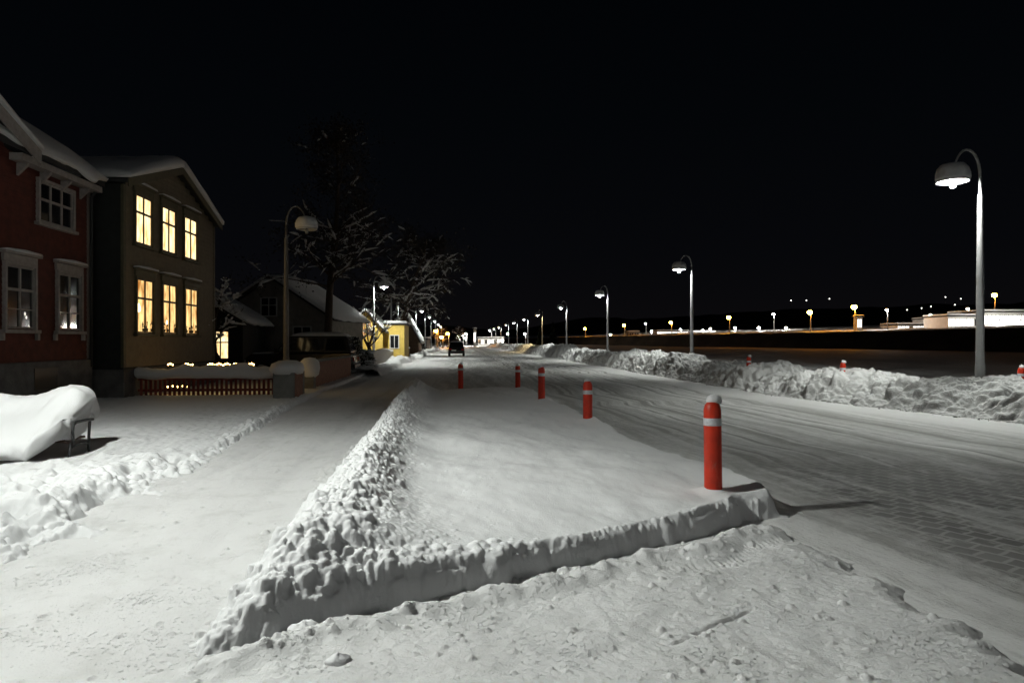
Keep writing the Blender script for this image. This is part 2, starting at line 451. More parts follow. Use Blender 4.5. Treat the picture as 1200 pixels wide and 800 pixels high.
# ------------------------------------------------------------------ packed snow of path and crossing
def footpath():
    xs = np.arange(-4.9, 3.3, .0125); ys = grow(1.4, 62, .0095, 4.2, 1.75)
    X, Y = np.meshgrid(xs, ys)
    s, dF, dL, dR = isl_parts(X, Y)
    Z = .018 + fbm(X * .9, Y * .5, 101, 4) * .03 + fbm(X * 7, Y * 5, 103, 4, .6) * .007
    Z += np.abs(fbm(X * 3.2, Y * .9, 107, 3)) * .03 * sm(7, 10, Y)
    # the crossing in front stands a little proud, a lip beside the trench
    edge = -dF - .17 + fbm(s * 1.7, Y * 0, 109, 4, .6) * .1 - .07 * sm(1.2, 2.2, s)
    fore = sm(-.05, .05, edge) * sm(-1.9, -.9, X)
    lip = np.exp(-((edge - .1) / .12) ** 2) * sm(-.02, .06, edge)
    Z = np.where(dF < .3, Z * (.35 + .65 * np.maximum(fore, sm(-1.0, -1.7, X))), Z)
    Z += fore * (.05 + fbm(X * 2, Y * 2, 113, 3, .5) * .02 + fbm(X * 9, Y * 9, 114, 4, .6) * .011 + lip * (.055 + .05 * vn(s * 9, dF * 9, 115))) * sm(3.1 + .1, 2.75, X + fbm(Y * 3, Y * 0, 117, 3) * .3)
    # tyre tread beside the lip, its cleats pressed in
    tr = edge - .42 - .06 * np.sin(s * 1.1)
    cle = np.sin(s * 2 * PI / .055 + np.sign(tr) * 1.2 + tr * 30)
    Z -= fore * np.exp(-(tr / .09) ** 4) * (.014 + .010 * np.maximum(0, cle + 1.2 * vn(s * 14, dF * 14, 135))) * sm(2.6, 3.4, s)
    tr2 = edge - 1.05 + .06 * vn(s * 3, dF * 3, 131) - .1 * np.sin(s * .8)
    Z -= fore * np.exp(-(tr2 / .085) ** 4) * (.003 + .005 * np.maximum(0, np.sin(s * 2 * PI / .05))) * sm(.8, 1.6, s) * (.5 + vn(s * 2, dF * 2, 133))
    # a drag mark
    a = np.array(G(884, 726)[:2]); b = np.array(G(786, 770)[:2]); L = np.linalg.norm(b - a); e = (b - a) / L
    t = (X - a[0]) * e[0] + (Y - a[1]) * e[1]; w = -(X - a[0]) * e[1] + (Y - a[1]) * e[0]
    Z -= .02 * np.exp(-(w / .013) ** 2) * sm(-.03, .1, t) * sm(L + .05, L - .1, t)
    # long wheel ruts on the lane
    for c in (-1.95, -2.05, -2.85, -3.0):
        Z -= .012 * np.exp(-((X - c + .02 * (Y - 6) + .12 * vn(Y * .25, X * 0, 121)) / .12) ** 2) * sm(3.6, 6, Y)
    rng = random.Random(31); Zb = Z.copy()
    for k in range(5200):
        y = 1.9 + 8 * rng.random() ** 1.6; x = rng.uniform(-4.2, 3.0)
        if (x - A0[0]) * N0[0] + (y - A0[1]) * N0[1] > -.02 and x > -1.5: continue
        dense = x > -1.6
        if not dense and rng.random() < .72: continue
        r = .006 + .022 * rng.random() ** 3.4
        j = int(np.searchsorted(ys, y)); i = int(np.searchsorted(xs, x))
        stamp(Z, xs, ys, x, y, max(r, .016), r * .8, float(Zb[j, i]) - .002, rng, True)
    for k in range(700):   # crumbs at the foot of the wall and of the ridge
        if rng.random() < .55:
            t = rng.uniform(0, 2.6); q = A0 + E0 * t - N0 * abs(rng.gauss(.03, .1))
        else:
            y = 4 + 9 * rng.random() ** 1.5; q = (-1.36 - .022 * (y - 4) - abs(rng.gauss(0, .1)), y)
        r = .013 + .028 * rng.random() ** 4
        j = int(np.searchsorted(ys, q[1])); i = int(np.searchsorted(xs, q[0]))
        stamp(Z, xs, ys, q[0], q[1], r, r, float(Zb[j, i]) - .004, rng, True)
    Z -= .14 * sm(2.62, 3.08, X + fbm(Y * 3, Y * 0, 117, 3) * .25 + fbm(Y * 11, X * 6, 119, 3) * .08)
    keep = (X < -.9) | (Y < 7.2)
    keep &= Z > -.09
    tag(field('footpath', xs, ys, Z + .006, M['snow_pack'], keep), kind='structure')


footpath()


# ------------------------------------------------------------------ snow over the yard on the left
YE = (np.array((1., 4.9, 7, 10.6, 17.6, 24, 62)), np.array((-2.9, -3.07, -3.2, -3.5, -4.1, -4.3, -4.6)))


def yard():
    xs = np.concatenate([np.arange(-16, -9, .12), np.arange(-9, -5.2, .035), np.arange(-5.2, -2.6, .0125)])
    ys = grow(2.2, 34, .011, 5, 1.25)
    X, Y = np.meshgrid(xs, ys)
    e = np.interp(Y, *YE) - X + fbm(X * 2.2, Y * 1.6, 201, 4, .55) * .28 * sm(12, 7, Y) + fbm(X * 6, Y * 4, 203, 3) * .08
    D = .13 + fbm(X * .7, Y * .5, 205, 4) * .09 * sm(20, 12, Y) + .08 * np.exp(-((e - .8) / .6) ** 2) * sm(13, 9, Y)
    w = .55 * sm(12, 8, Y) + .1
    Z = D * sm(0, w, e) if False else D * sm(0, 1, e / w)
    near = sm(10.5, 6.5, Y) * sm(5.6 - .0, .3, e)
    Z += near * sm(0, .3, e) * (fbm(X * 2.6, Y * 2.6, 207, 5, .55) * .2)
    Z += fbm(X * 9, Y * 7, 209, 4) * .02 * sm(0, .1, e)
    rng = random.Random(9)
    for k in range(170):
        y = 3.6 + 6.5 * rng.random(); x = float(np.interp(y, *YE)) - abs(rng.gauss(.5, .9))
        r = rng.uniform(.08, .28)
        stamp(Z, xs, ys, x, y, r, rng.uniform(-.07, .09), 0, rng, True, rng.uniform(.6, 1.4), True)
    for k in range(90):   # footprints that break the crust
        y = 4 + 5.5 * rng.random(); x = float(np.interp(y, *YE)) - rng.uniform(.15, 1.7)
        stamp(Z, xs, ys, x, y, rng.uniform(.07, .13), -rng.uniform(.04, .1), 0, rng, False, rng.uniform(.5, .8), True)
    Zb = Z.copy()
    for k in range(1500):
        y = 3.5 + 17 * rng.random() ** 1.1; x = float(np.interp(y, *YE)) - (abs(rng.gauss(0, .1)) if y > 9 else rng.gauss(.2, .32))
        r = (.02 + .055 * rng.random() ** 2.2) * (1 if y > 8 else .8)
        j = min(int(np.searchsorted(ys, y)), len(ys) - 1); i = min(int(np.searchsorted(xs, x)), len(xs) - 1)
        if e[j, i] < -.12: continue
        stamp(Z, xs, ys, x, y, r, r * .9, max(0, float(Zb[j, i])) - r * .25, rng, True)
    keep = Z > .012
    Z = np.where(keep, Z, -.03)
    tag(field('yard_snow', xs, ys, Z, M['snow'], keep), 'untrodden snow over the yard between the path and the houses', 'snow', kind='stuff')


yard()


# ------------------------------------------------------------------ ploughed bank on the right
BB = (np.array((4, 9, 12.9, 16.5, 20.6, 41, 80, 140, 400.)), np.array((13.6, 12.6, 11.5, 10.5, 9.75, 9.66, 9.5, 9.3, 9.)))


def bank():
    xs0 = np.arange(0, 4.3, .021); ys = grow(6.5, 210, .019, 13, 1.5)
    U, Y = np.meshgrid(xs0, ys)
    X = U + np.interp(Y, *BB)[...] - .15
    u = U - .15 + fbm(U * 1.2, Y * .9, 301, 4, .55) * .4
    cr = np.interp(Y, (6, 13, 22, 42, 60, 220), (.5, .52, .58, .92, .98, .95)) * (1 + .55 * fbm(Y * .45, Y * 0, 303, 4))
    Z = cr * sm(0, 1.25, u) ** .8 * sm(4.1, 1.9, u) + .12 * sm(1.5, 2.5, u)
    wx = U + .25 * fbm(U * 2.2, Y * 2.2, 311, 3); wy = Y + .25 * fbm(U * 2.2, Y * 2.2, 313, 3)
    body = sm(0, .35, u) * sm(3.6, 2.6, u)
    Z += (.35 - np.abs(fbm(wx * 1.5, wy * 1.5, 305, 4, .5)) * 1.5) * .26 * body
    Z += fbm(wx * 4, wy * 4, 307, 5, .55) * .13 * body
    rng = random.Random(19); Zb = Z.copy()
    for k in range(16000):
        y = 7 + 75 * rng.random() ** 2.0
        uu = rng.uniform(-.05, 2.6) if rng.random() < .75 else rng.gauss(.08, .2)
        r = .025 + .05 * rng.random() ** 2
        if rng.random() < .10: r = .08 + .13 * rng.random() ** 2
        if uu < .2: r = min(r, .09) * .7
        j = min(int(np.searchsorted(ys, y)), len(ys) - 1); i = min(max(int(uu / .021) + 7, 0), len(xs0) - 1)
        stamp(Z, xs0, ys, uu + .15, y, r, r * rng.uniform(.4, .85), max(0, float(Zb[j, i])) - r * .35, rng, True, rng.uniform(.6, 1.5))
    B = Z.copy(); B[1:-1, 1:-1] = (Z[1:-1, 1:-1] * 2 + Z[:-2, 1:-1] + Z[2:, 1:-1] + Z[1:-1, :-2] + Z[1:-1, 2:]) / 6; Z = B
    Z *= 1 + .35 * fbm(Y * .22, U * .3, 321, 3)
    Zb = Z.copy()
    for k in range(14000):
        y = 7.5 + 40 * rng.random() ** 1.8; uu = rng.uniform(-.02, 2.3); r = .022 + .035 * rng.random() ** 2.2
        if float(vn(np.array([uu * 1.6]), np.array([y * 1.6]), 323)[0]) < -.03: continue
        j = min(int(np.searchsorted(ys, y)), len(ys) - 1); i = min(max(int(uu / .021) + 7, 0), len(xs0) - 1)
        stamp(Z, xs0, ys, uu + .15, y, max(r, .03), r * rng.uniform(.5, .9), max(0, float(Zb[j, i])) - r * .25, rng, True, rng.uniform(.7, 1.4))
    Z += fbm(U * 20, Y * 20, 309, 4, .6) * .025 * sm(0.02, .12, Z)
    keep = Z > .015
    Z = np.where(keep, Z, -.04)
    o = field('snow_bank', xs0, ys, Z, M['snow_bank'], keep)
    me = o.data; n = len(me.vertices); co = np.empty(n * 3, np.float32); me.vertices.foreach_get('co', co); co = co.reshape(-1, 3)
    co[:, 0] += np.interp(co[:, 1], *BB) - .15
    me.vertices.foreach_set('co', co.reshape(-1)); me.update()
    tag(o, 'lumpy ploughed snow bank along the far side of the road', 'snow bank', kind='stuff')
    return ys, Z


bank()


def left_bank():
    """lower banks along the left pavement further up the street"""
    xs = np.arange(-6.5, -2.0, .06); ys = grow(33, 150, .08, 35, 1.4)
    X, Y = np.meshgrid(xs, ys)
    e = -3.6 - X + fbm(X * .8, Y * .4, 401, 4) * .7
    Z = (.12 + .35 * np.exp(-((e - .7) / .5) ** 2) * (.7 + fbm(Y * .3, Y * 0, 403, 3))) * sm(0, .4, e) + fbm(X * 3, Y * 2, 405, 4) * .12 * sm(0, .4, e)
    keep = Z > .01
    tag(field('pavement_snow', xs, ys, np.where(keep, Z, -.03), M['snow_bank'], keep), 'low shovelled snow along the far left pavement', 'snow', kind='stuff')


left_bank()


# ------------------------------------------------------------------ road
def road_mat():
    m = bpy.data.materials.new('snowy_road'); m.use_nodes = True
    nt = m.node_tree; b = nt.nodes['Principled BSDF']; b.inputs['Roughness'].default_value = .7; b.inputs['Specular IOR Level'].default_value = .25
    N = nt.nodes.new; L = nt.links.new
    tc = N('ShaderNodeTexCoord'); geo = tc.outputs['Object']
    def mapn(scale, rot=0, loc=(0, 0, 0)):
        mp = N('ShaderNodeMapping'); mp.inputs['Scale'].default_value = scale; mp.inputs['Rotation'].default_value = (0, 0, rot); mp.inputs['Location'].default_value = loc; L(geo, mp.inputs[0]); return mp.outputs[0]
    def noise(vec, scale, det=5, rough=.6):
        n = N('ShaderNodeTexNoise'); n.inputs['Scale'].default_value = scale; n.inputs['Detail'].default_value = det; n.inputs['Roughness'].default_value = rough; L(vec, n.inputs['Vector']); return n.outputs['Fac']
    def rng(v, a, c, lo=0, hi=1):
        r = N('ShaderNodeMapRange'); r.interpolation_type = 'SMOOTHSTEP'
        for k, x in enumerate((a, c, lo, hi)): r.inputs[k + 1].default_value = x
        L(v, r.inputs[0]); return r.outputs[0]
    def math_(op, a, c):
        q = N('ShaderNodeMath'); q.operation = op
        for k, x in enumerate((a, c)):
            if isinstance(x, (int, float)): q.inputs[k].default_value = x
            else: L(x, q.inputs[k])
        return q.outputs[0]
    sep = N('ShaderNodeSeparateXYZ'); L(geo, sep.inputs[0]); x, y = sep.outputs[0], sep.outputs[1]
    # a gently bending lane coordinate
    bend = math_('MULTIPLY', math_('POWER', math_('MAXIMUM', math_('SUBTRACT', 22, y), 0), 2.0), .0042)
    wv = math_('MULTIPLY', math_('SUBTRACT', noise(mapn((.0, .22, 1)), 1, 2), .5), 1.1)
    lane = math_('ADD', math_('SUBTRACT', x, bend), wv)
    cmb = N('ShaderNodeCombineXYZ'); L(lane, cmb.inputs[0]); L(math_('MULTIPLY', y, .05), cmb.inputs[1])
    streak = noise(cmb.outputs[0], 3.2, 6, .62)
    cmb2 = N('ShaderNodeCombineXYZ'); L(lane, cmb2.inputs[0]); L(math_('MULTIPLY', y, .012), cmb2.inputs[1])
    broad = noise(cmb2.outputs[0], .8, 3, .5)
    patch = noise(mapn((1, .55, 1)), 1.1, 8, .66)
    def track(c, w):
        d = math_('ABSOLUTE', math_('SUBTRACT', lane, c), 0); return rng(d, w, w * .25, 0, 1)
    tr = None
    for c, w in ((3.45, .13), (3.75, .07), (4.5, .08), (5.0, .14), (5.25, .06), (6.6, .1), (7.1, .07), (8.0, .12)):
        t = track(c, w); tr = t if tr is None else math_('MAXIMUM', tr, t)
    tr = math_('MULTIPLY', tr, rng(patch, .36, .56, .25, 1))
    cover = math_('ADD', math_('MULTIPLY', rng(streak, .3, .75), .5), math_('MULTIPLY', rng(broad, .35, .65), .3)); cover = math_('ADD', cover, .28)
    cover = math_('SUBTRACT', cover, math_('MULTIPLY', tr, .62))
    # bare patches by the crossing
    near = math_('MULTIPLY', rng(y, 11.5, 6.0), math_('MULTIPLY', rng(x, 3.2, 4.5), rng(x, 9.5, 6.0)))
    cover = math_('SUBTRACT', cover, math_('MULTIPLY', near, math_('MULTIPLY', rng(patch, .40, .60), .95)))
    grit = noise(mapn((1, .6, 1)), 7, 8, .75)
    cover = math_('ADD', cover, math_('MULTIPLY', math_('SUBTRACT', grit, .5), .9))
    verge = rng(math_('SUBTRACT', x, math_('MULTIPLY', rng(y, 22, 10), 2.0)), 7.4, 9.3)
    cover = math_('ADD', math_('MULTIPLY', cover, math_('SUBTRACT', 1.0, verge)), math_('MULTIPLY', verge, 1.1))
    fac = rng(cover, .05, .95)
    # setts with snow left in the joints
    br = N('ShaderNodeTexBrick'); br.offset = .5; br.inputs['Scale'].default_value = 1; br.inputs['Mortar Size'].default_value = .022; br.inputs['Mortar Smooth'].default_value = .5
    br.inputs['Brick Width'].default_value = .21; br.inputs['Row Height'].default_value = .19
    br.inputs['Color1'].default_value = (.23, .228, .22, 1); br.inputs['Color2'].default_value = (.31, .305, .295, 1); br.inputs['Mortar'].default_value = (.5, .5, .49, 1)
    wob = N('ShaderNodeTexNoise'); wob.inputs['Scale'].default_value = 9; L(geo, wob.inputs['Vector'])
    wm = N('ShaderNodeVectorMath'); wm.operation = 'MULTIPLY_ADD'; wm.inputs[1].default_value = (.035, .035, 0); L(wob.outputs['Color'], wm.inputs[0]); L(mapn((1, 1, 1), math.radians(62)), wm.inputs[2])
    L(wm.outputs[0], br.inputs['Vector'])
    sett = N('ShaderNodeMix'); sett.data_type = 'RGBA'; sett.inputs[6].default_value = (.42, .418, .40, 1); L(br.outputs['Color'], sett.inputs[7]); L(near, sett.inputs[0])
    snowc = N('ShaderNodeMix'); snowc.data_type = 'RGBA'; snowc.inputs[6].default_value = (.74, .74, .725, 1); snowc.inputs[7].default_value = (.86, .86, .85, 1)
    L(rng(cover, .45, 1.15), snowc.inputs[0])
    mx = N('ShaderNodeMix'); mx.data_type = 'RGBA'; L(fac, mx.inputs[0]); L(sett.outputs[2], mx.inputs[6]); L(snowc.outputs[2], mx.inputs[7])
    L(mx.outputs[2], b.inputs['Base Color'])
    hgt = math_('ADD', math_('MULTIPLY', fac, 1.0), math_('MULTIPLY', noise(mapn((1, 1, 1)), 26, 5, .65), .35))
    lug = math_('MULTIPLY', math_('SINE', math_('MULTIPLY', math_('ADD', y, math_('MULTIPLY', lane, .6)), 95.0), 0), tr)
    hgt = math_('ADD', hgt, math_('MULTIPLY', lug, .35))
    bp = N('ShaderNodeBump'); bp.inputs['Distance'].default_value = .02; L(hgt, bp.inputs['Height']); L(bp.outputs[0], b.inputs['Normal'])
    return m


def road():
    xs = np.concatenate([np.arange(-3.8, 2.4, .25), np.arange(2.4, 14.5, .05)]); ys = np.concatenate([np.arange(-25, 2, .6), grow(2, 420, .03, 5, 1.5)])
    X, Y = np.meshgrid(xs, ys)
    Z = fbm(X * .5, Y * .2, 501, 3) * .02 + np.abs(fbm(X * 4, Y * .7, 503, 3)) * .014
    keep = (X > 2.0) | (Y > 23)
    keep &= X < np.interp(Y, *BB) + .6
    tag(field('road', xs, ys, Z, road_mat(), keep), kind='structure')


road()
# open ground as one sheet out to the horizon
gx = np.concatenate([np.linspace(-900, -40, 30), np.linspace(-38, 60, 60), np.linspace(65, 1500, 60)]); gy = np.concatenate([np.linspace(-60, 80, 60), np.linspace(85, 1800, 60)])
Xg, Yg = np.meshgrid(gx, gy)
Zg = -.02 - .0 * Xg + np.where(Xg > 13.5, .14 * sm(13.5, 17, Xg) + fbm(Xg * .15, Yg * .15, 601, 4) * .3 * sm(14, 25, Xg), 0)
tag(field('ground', gx, gy, Zg, M['snow_far']), kind='structure')


# dark grassy embankment beyond the field and the snowy plateau above it
def camfield(name, us, vs, fn, m):
    """grid between a lower and an upper ground line, in metres on the ground"""
    U, V = np.meshgrid(us, vs); X, Y, Z = fn(U, V)
    o = field(name, us, vs, Z, m); me = o.data
    co = np.stack([X, Y, Z], -1).reshape(-1).astype(np.float32); me.vertices.foreach_set('co', co); me.update(); return o


def line(px, d): q = P(px, 400, d); return np.array(q[:2])


F1, F2 = line(1230, 96), line(745, 249)       # foot of the bank
T1, T2 = line(1230, 104), line(740, 262)      # its upper edge
def bank_fn(U, V):
    a = F1[:, None, None] + (F2 - F1)[:, None, None] * U; b = T1[:, None, None] + (T2 - T1)[:, None, None] * U
    q = a + (b - a) * V
    n = fbm(U * 40, V * 3, 611, 4)
    Z = -.1 + 3.95 * np.clip(V * 1.02, 0, 1) ** .9 + n * .5 * np.sin(PI * np.clip(V, 0, 1))
    return q[0], q[1], Z
tag(camfield('embankment', np.linspace(-.8, 3.2, 160), np.linspace(0, 1, 16), bank_fn, M['dry_grass']), kind='structure')
def plat_fn(U, V):
    b = T1[:, None, None] + (T2 - T1)[:, None, None] * U
    out = np.array((b[0] * .35 + 40, b[1] * .25 + 40)); q = b + out * V * 1.2
    Z = 3.8 + 3.8 * V + fbm(U * 30, V * 6, 613, 4) * .35
    return q[0], q[1], Z
tag(camfield('plateau', np.linspace(-.8, 3.2, 160), np.concatenate([[-.02], np.linspace(0.01, 1.6, 24)]), plat_fn, M['snow_far']), kind='structure')


def plateau_z(d): return 4.3


# far hills
def hills():
    us = np.linspace(-75, 75, 220); vs = np.linspace(0, 1, 18)
    A, V = np.meshgrid(us, vs); a = np.radians(A)
    D = 620 + 700 * V
    prof = 30 + 34 * sm(-5, 60, A) + 26 * fbm(A * .07, A * 0, 621, 4) + 22 * sm(10, -60, A)
    Z = prof * sm(0, 1, V) ** 1.2 + fbm(A * .5, V * 6, 623, 4) * 6 * V
    X = D * np.sin(a); Y = D * np.cos(a)
    o = field('hills', us, vs, Z, mat('wooded_hillside', (.03, .03, .032), .95, .5, .01))
    o.data.vertices.foreach_set('co', np.stack([X, Y, Z], -1).reshape(-1).astype(np.float32)); o.data.update(); tag(o, kind='structure')
hills()


# ------------------------------------------------------------------ street lamps
def make_lamp(bulb_m, snowy=True, side=-1, metal='lamp_metal'):
    """side: the way the arm reaches, along x"""
    t = empty('street_lamp', (0, 0, 0), 'lamp', 'street lamp')
    MB().lathe([(.115, 0), (.11, 1.1), (.098, 1.12), (.085, 3.2), (.062, 5.3), (.058, 5.32), (.04, 5.34), (.038, 5.75)], n=16).build('pole', M[metal], t, True)
    a = []
    for k in range(15):
        th = PI * k / 14
        a.append((side * (.36 - .36 * math.cos(th)), 0, 5.72 + .78 * math.sin(th) ** .9 - (.12 * (k / 14))))
    MB().tube(a, [.034 - .010 * k / 14 for k in range(15)], 8).build('arm', M[metal], t, True)
    cx = side * .72
    hood = MB().lathe([(.05, 6.08), (.075, 6.075), (.17, 6.045), (.29, 5.95), (.37, 5.78), (.392, 5.63), (.378, 5.625), (.35, 5.75), (.26, 5.92), (.12, 5.955)], (cx, 0, 0), 28)
    sq = lambda vs: [((v[0] - cx) * .92 + cx, v[1] * .92, v[2] if v[2] < 5.62 else 5.62 + (v[2] - 5.62) * .84) for v in vs]
    hood.v = sq(hood.v); hood.build('hood', M['hood'], t, True)
    off = bulb_m is M['bulb_off']
    b_ = MB(); n = 10; r_ = .06
    b_.add([(cx + r_ * math.cos(2 * PI * k / n), r_ * math.sin(2 * PI * k / n), z) for r_, z in ((.028, 5.735), (.06, 5.865)) for k in range(n)], [(k, (k + 1) % n, n + (k + 1) % n, n + k) for k in range(n)] + [tuple(range(n))[::-1]])
    b_.build('bulb', bulb_m, t, True)
    MB().lathe([(.02, 5.66), (.05, 5.65), (.062, 5.60), (.062, 5.53), (.045, 5.49), (.01, 5.48)], (cx, 0, 0), 16).build('lens', bulb_m if off else (M['lens_warm'] if bulb_m is M['bulb_warm'] else M['lens']), t, True)
    if snowy:
        cap = MB().lathe([(.01, 6.09), (.18, 6.065), (.30, 5.965), (.382, 5.775), (.398, 5.69), (.415, 5.74), (.41, 5.88), (.37, 6.03), (.29, 6.14), (.15, 6.18), (.01, 6.185)], (cx, 0, 0), 28, .05, 4); cap.v = sq(cap.v); cap.build('snow_cap', M['snow_roof'], t, True)
    return t


right_proto = make_lamp(M['bulb_far'], True, -1)
left_proto = make_lamp(M['bulb'], True, 1)
left_off = make_lamp(M['bulb_off'], True, 1, 'dull_metal')
right_warm = make_lamp(M['bulb_warm'], True, -1)
RY = [16.0, 36.9, 58, 80, 103, 124, 146, 170, 196, 222, 250]
for i, Y in enumerate(RY):
    if i == 4: o = right_warm
    elif i == 0: o = right_proto
    else: o = copy_tree(right_proto)
    o.location = (13.0 if i < 8 else 12.8, Y, 0.0); o.rotation_euler.z = R.uniform(-.05, .05)
    tag(o, f'lit street lamp, {ORD[i]} nearest of the row behind the ploughed snow bank' if i != 4 else 'street lamp with warm yellow light in the row behind the ploughed bank', 'street lamp', 'street lamps behind the ploughed bank')
o = copy_tree(right_proto); o.location = (13.6, -6, 0); tag(o, 'lit street lamp beyond the ploughed bank beside the near crossing, behind the viewer', 'street lamp', 'street lamps behind the ploughed bank')
LY = [(-5.7, 5.1, 'lit street lamp beside the yard snow, close to the snow-laden bench'), (-6.0, 24.7, 'unlit street lamp with snow cap behind the red picket fence'),
      (-6.0, 50.3, 'lit street lamp behind the white fence by the yellow house'), (-5.6, 66, 'lit street lamp just beyond the end of the white fence'),
      (-5.3, 90, ''), (-5.2, 114, ''), (-5.1, 138, ''), (-5, 162, ''), (-5, 186, ''), (-5, 212, '')]
for i, (x, y, lb) in enumerate(LY):
    o = left_off if i == 1 else (left_proto if i == 0 else copy_tree(left_proto))
    o.location = (x, y, 0); o.rotation_euler.z = R.uniform(-.06, .06)
    tag(o, lb or f'lit street lamp on the left pavement, {ORD[i - 4]} one beyond the brown gabled house', 'street lamp', 'street lamps on the left pavement')
t = empty('globe_lamp', (6.8, -9.5, 0), 'bare round globe lamp on a short post at the near crossing, behind the viewer', 'street lamp')  # lamp added out of view to fill the island's front wall
MB().lathe([(.1, 0), (.09, .6), (.05, .62), (.045, 4.0), (.08, 4.05)], n=14).build('pole', M['lamp_metal'], t, True)
m = MB(); m.blob((0, 0, 4.27), .22, 14, 10, (1, 1, 1), 0); m.build('globe', emit('globe_lamp_lit', (1, .98, .94), 120), t, True)
t = empty('metal_post', (*P(458.5, 400, 57)[:2], 0), 'plain pale metal post without a lamp behind the white fence', 'post')
MB().lathe([(.09, 0), (.085, 2.5), (.06, 5.2), (.01, 5.25)], n=12).build('shaft', M['lamp_metal'], t, True)
MB().lathe([(.13, .0), (.13, .12), (.1, .14)], n=12).build('collar', M['iron'], t, True)


# ------------------------------------------------------------------ bollards
def make_bollard():
    t = empty('bollard', (0, 0, 0), 'b', 'bollard')
    prof = [(.084, -.3), (.084, .0), (.0835, .6), (.083, .86), (.0805, .885), (.072, .92), (.055, .945), (.03, .958), (.004, .962)]
    MB().lathe(prof, n=32).build('post', M['red_plastic'], t, True)
    MB().lathe([(.0842, .728), (.0862, .73), (.0862, .798), (.0842, .80)], n=32).build('reflective_band', M['reflect'], t, False)
    s = MB().lathe([(.052, .93), (.068, .945), (.07, .975), (.058, 1.005), (.03, 1.022), (.003, 1.026)], (.022, .018, 0), 20, .08, 3)
    s.build('snow_cap', M['snow'], t, True)
    return t


bol = make_bollard()
BL = [(2.46, 6.38, .14, 'red bollard with white band and lump of snow on top, nearest on the island'), (2.3, 11.85, .02, 'red bollard on the island edge, second nearest of the island row'),
      (2.08, 16.6, .1, 'red bollard on the island edge, third nearest of the island row'), (2.0, 22.2, -.05, 'red bollard at the far right corner of the island'), (.14, 22.4, .0, 'red bollard at the far left end of the island, toward the lane')]
for i, (x, y, dz, lb) in enumerate(BL):
    o = bol if i == 0 else copy_tree(bol)
    o.location = (x, y, dz); o.rotation_euler = (R.uniform(-.028, .028), R.uniform(-.028, .028), i * 1.3 if i else 0)
    tag(o, lb, 'bollard', 'red bollards on the traffic island')
    if i:
        for c in o.children:
            if c.name.startswith('snow_cap'): c.scale = (.75, .75, 1); c.location.z = -.02
for px, py, d, lb in ((1196, 424, 17.6, 'red bollard sunk in the ploughed bank right of the nearest tall lamp'), (987, 419, 20.6, 'red bollard poking out of the ploughed bank left of the nearest tall lamp'), (877, 413, 25.5, 'red bollard poking out of the bank right of the second lamp')):
    q = P(px, py, d); o = copy_tree(bol); o.location = (q[0], q[1], q[2] - 1.1); o.rotation_euler = (0, .02, R.uniform(0, 6))
    tag(o, lb, 'bollard', 'red bollards in the ploughed bank')


# ------------------------------------------------------------------ bench with its load of snow
b = empty('park_bench', (-6.2, 10.0, .02), 'dark bench with iron frame almost hidden under deep snow', 'bench')
for k in range(5): MB().box(-.92, -.30 + k * .105, .285, .92, -.21 + k * .105, .315).build('seat_slat', M['wood_dark'], b, bevel=.005)
for k in range(4): MB().box(-.88, .235 + k * .02, .40 + k * .12, .88, .262 + k * .02, .495 + k * .12).build('back_slat', M['wood_dark'], b, bevel=.005)
for sx in (-1, 1):
    x = sx * .96
    MB().tube([(x, -.28, -.08), (x, -.27, .12), (x, -.24, .275)], .02, 8).build('leg', M['iron'], b, True)
    MB().tube([(x, .25, -.08), (x, .22, .12), (x, .22, .3), (x, .25, .54)], .02, 8).build('leg', M['iron'], b, True)
    MB().tube([(x + sx * .04, -.25, .29), (x + sx * .04, -.27, .42), (x + sx * .04, -.25, .52), (x + sx * .04, -.18, .55), (x + sx * .04, .1, .55), (x + sx * .04, .25, .54)], .021, 8).build('armrest', M['iron'], b, True)
    MB().tube([(x, -.26, .2), (x, 0, .24), (x, .22, .2)], .014, 6).build('brace', M['iron'], b, True)


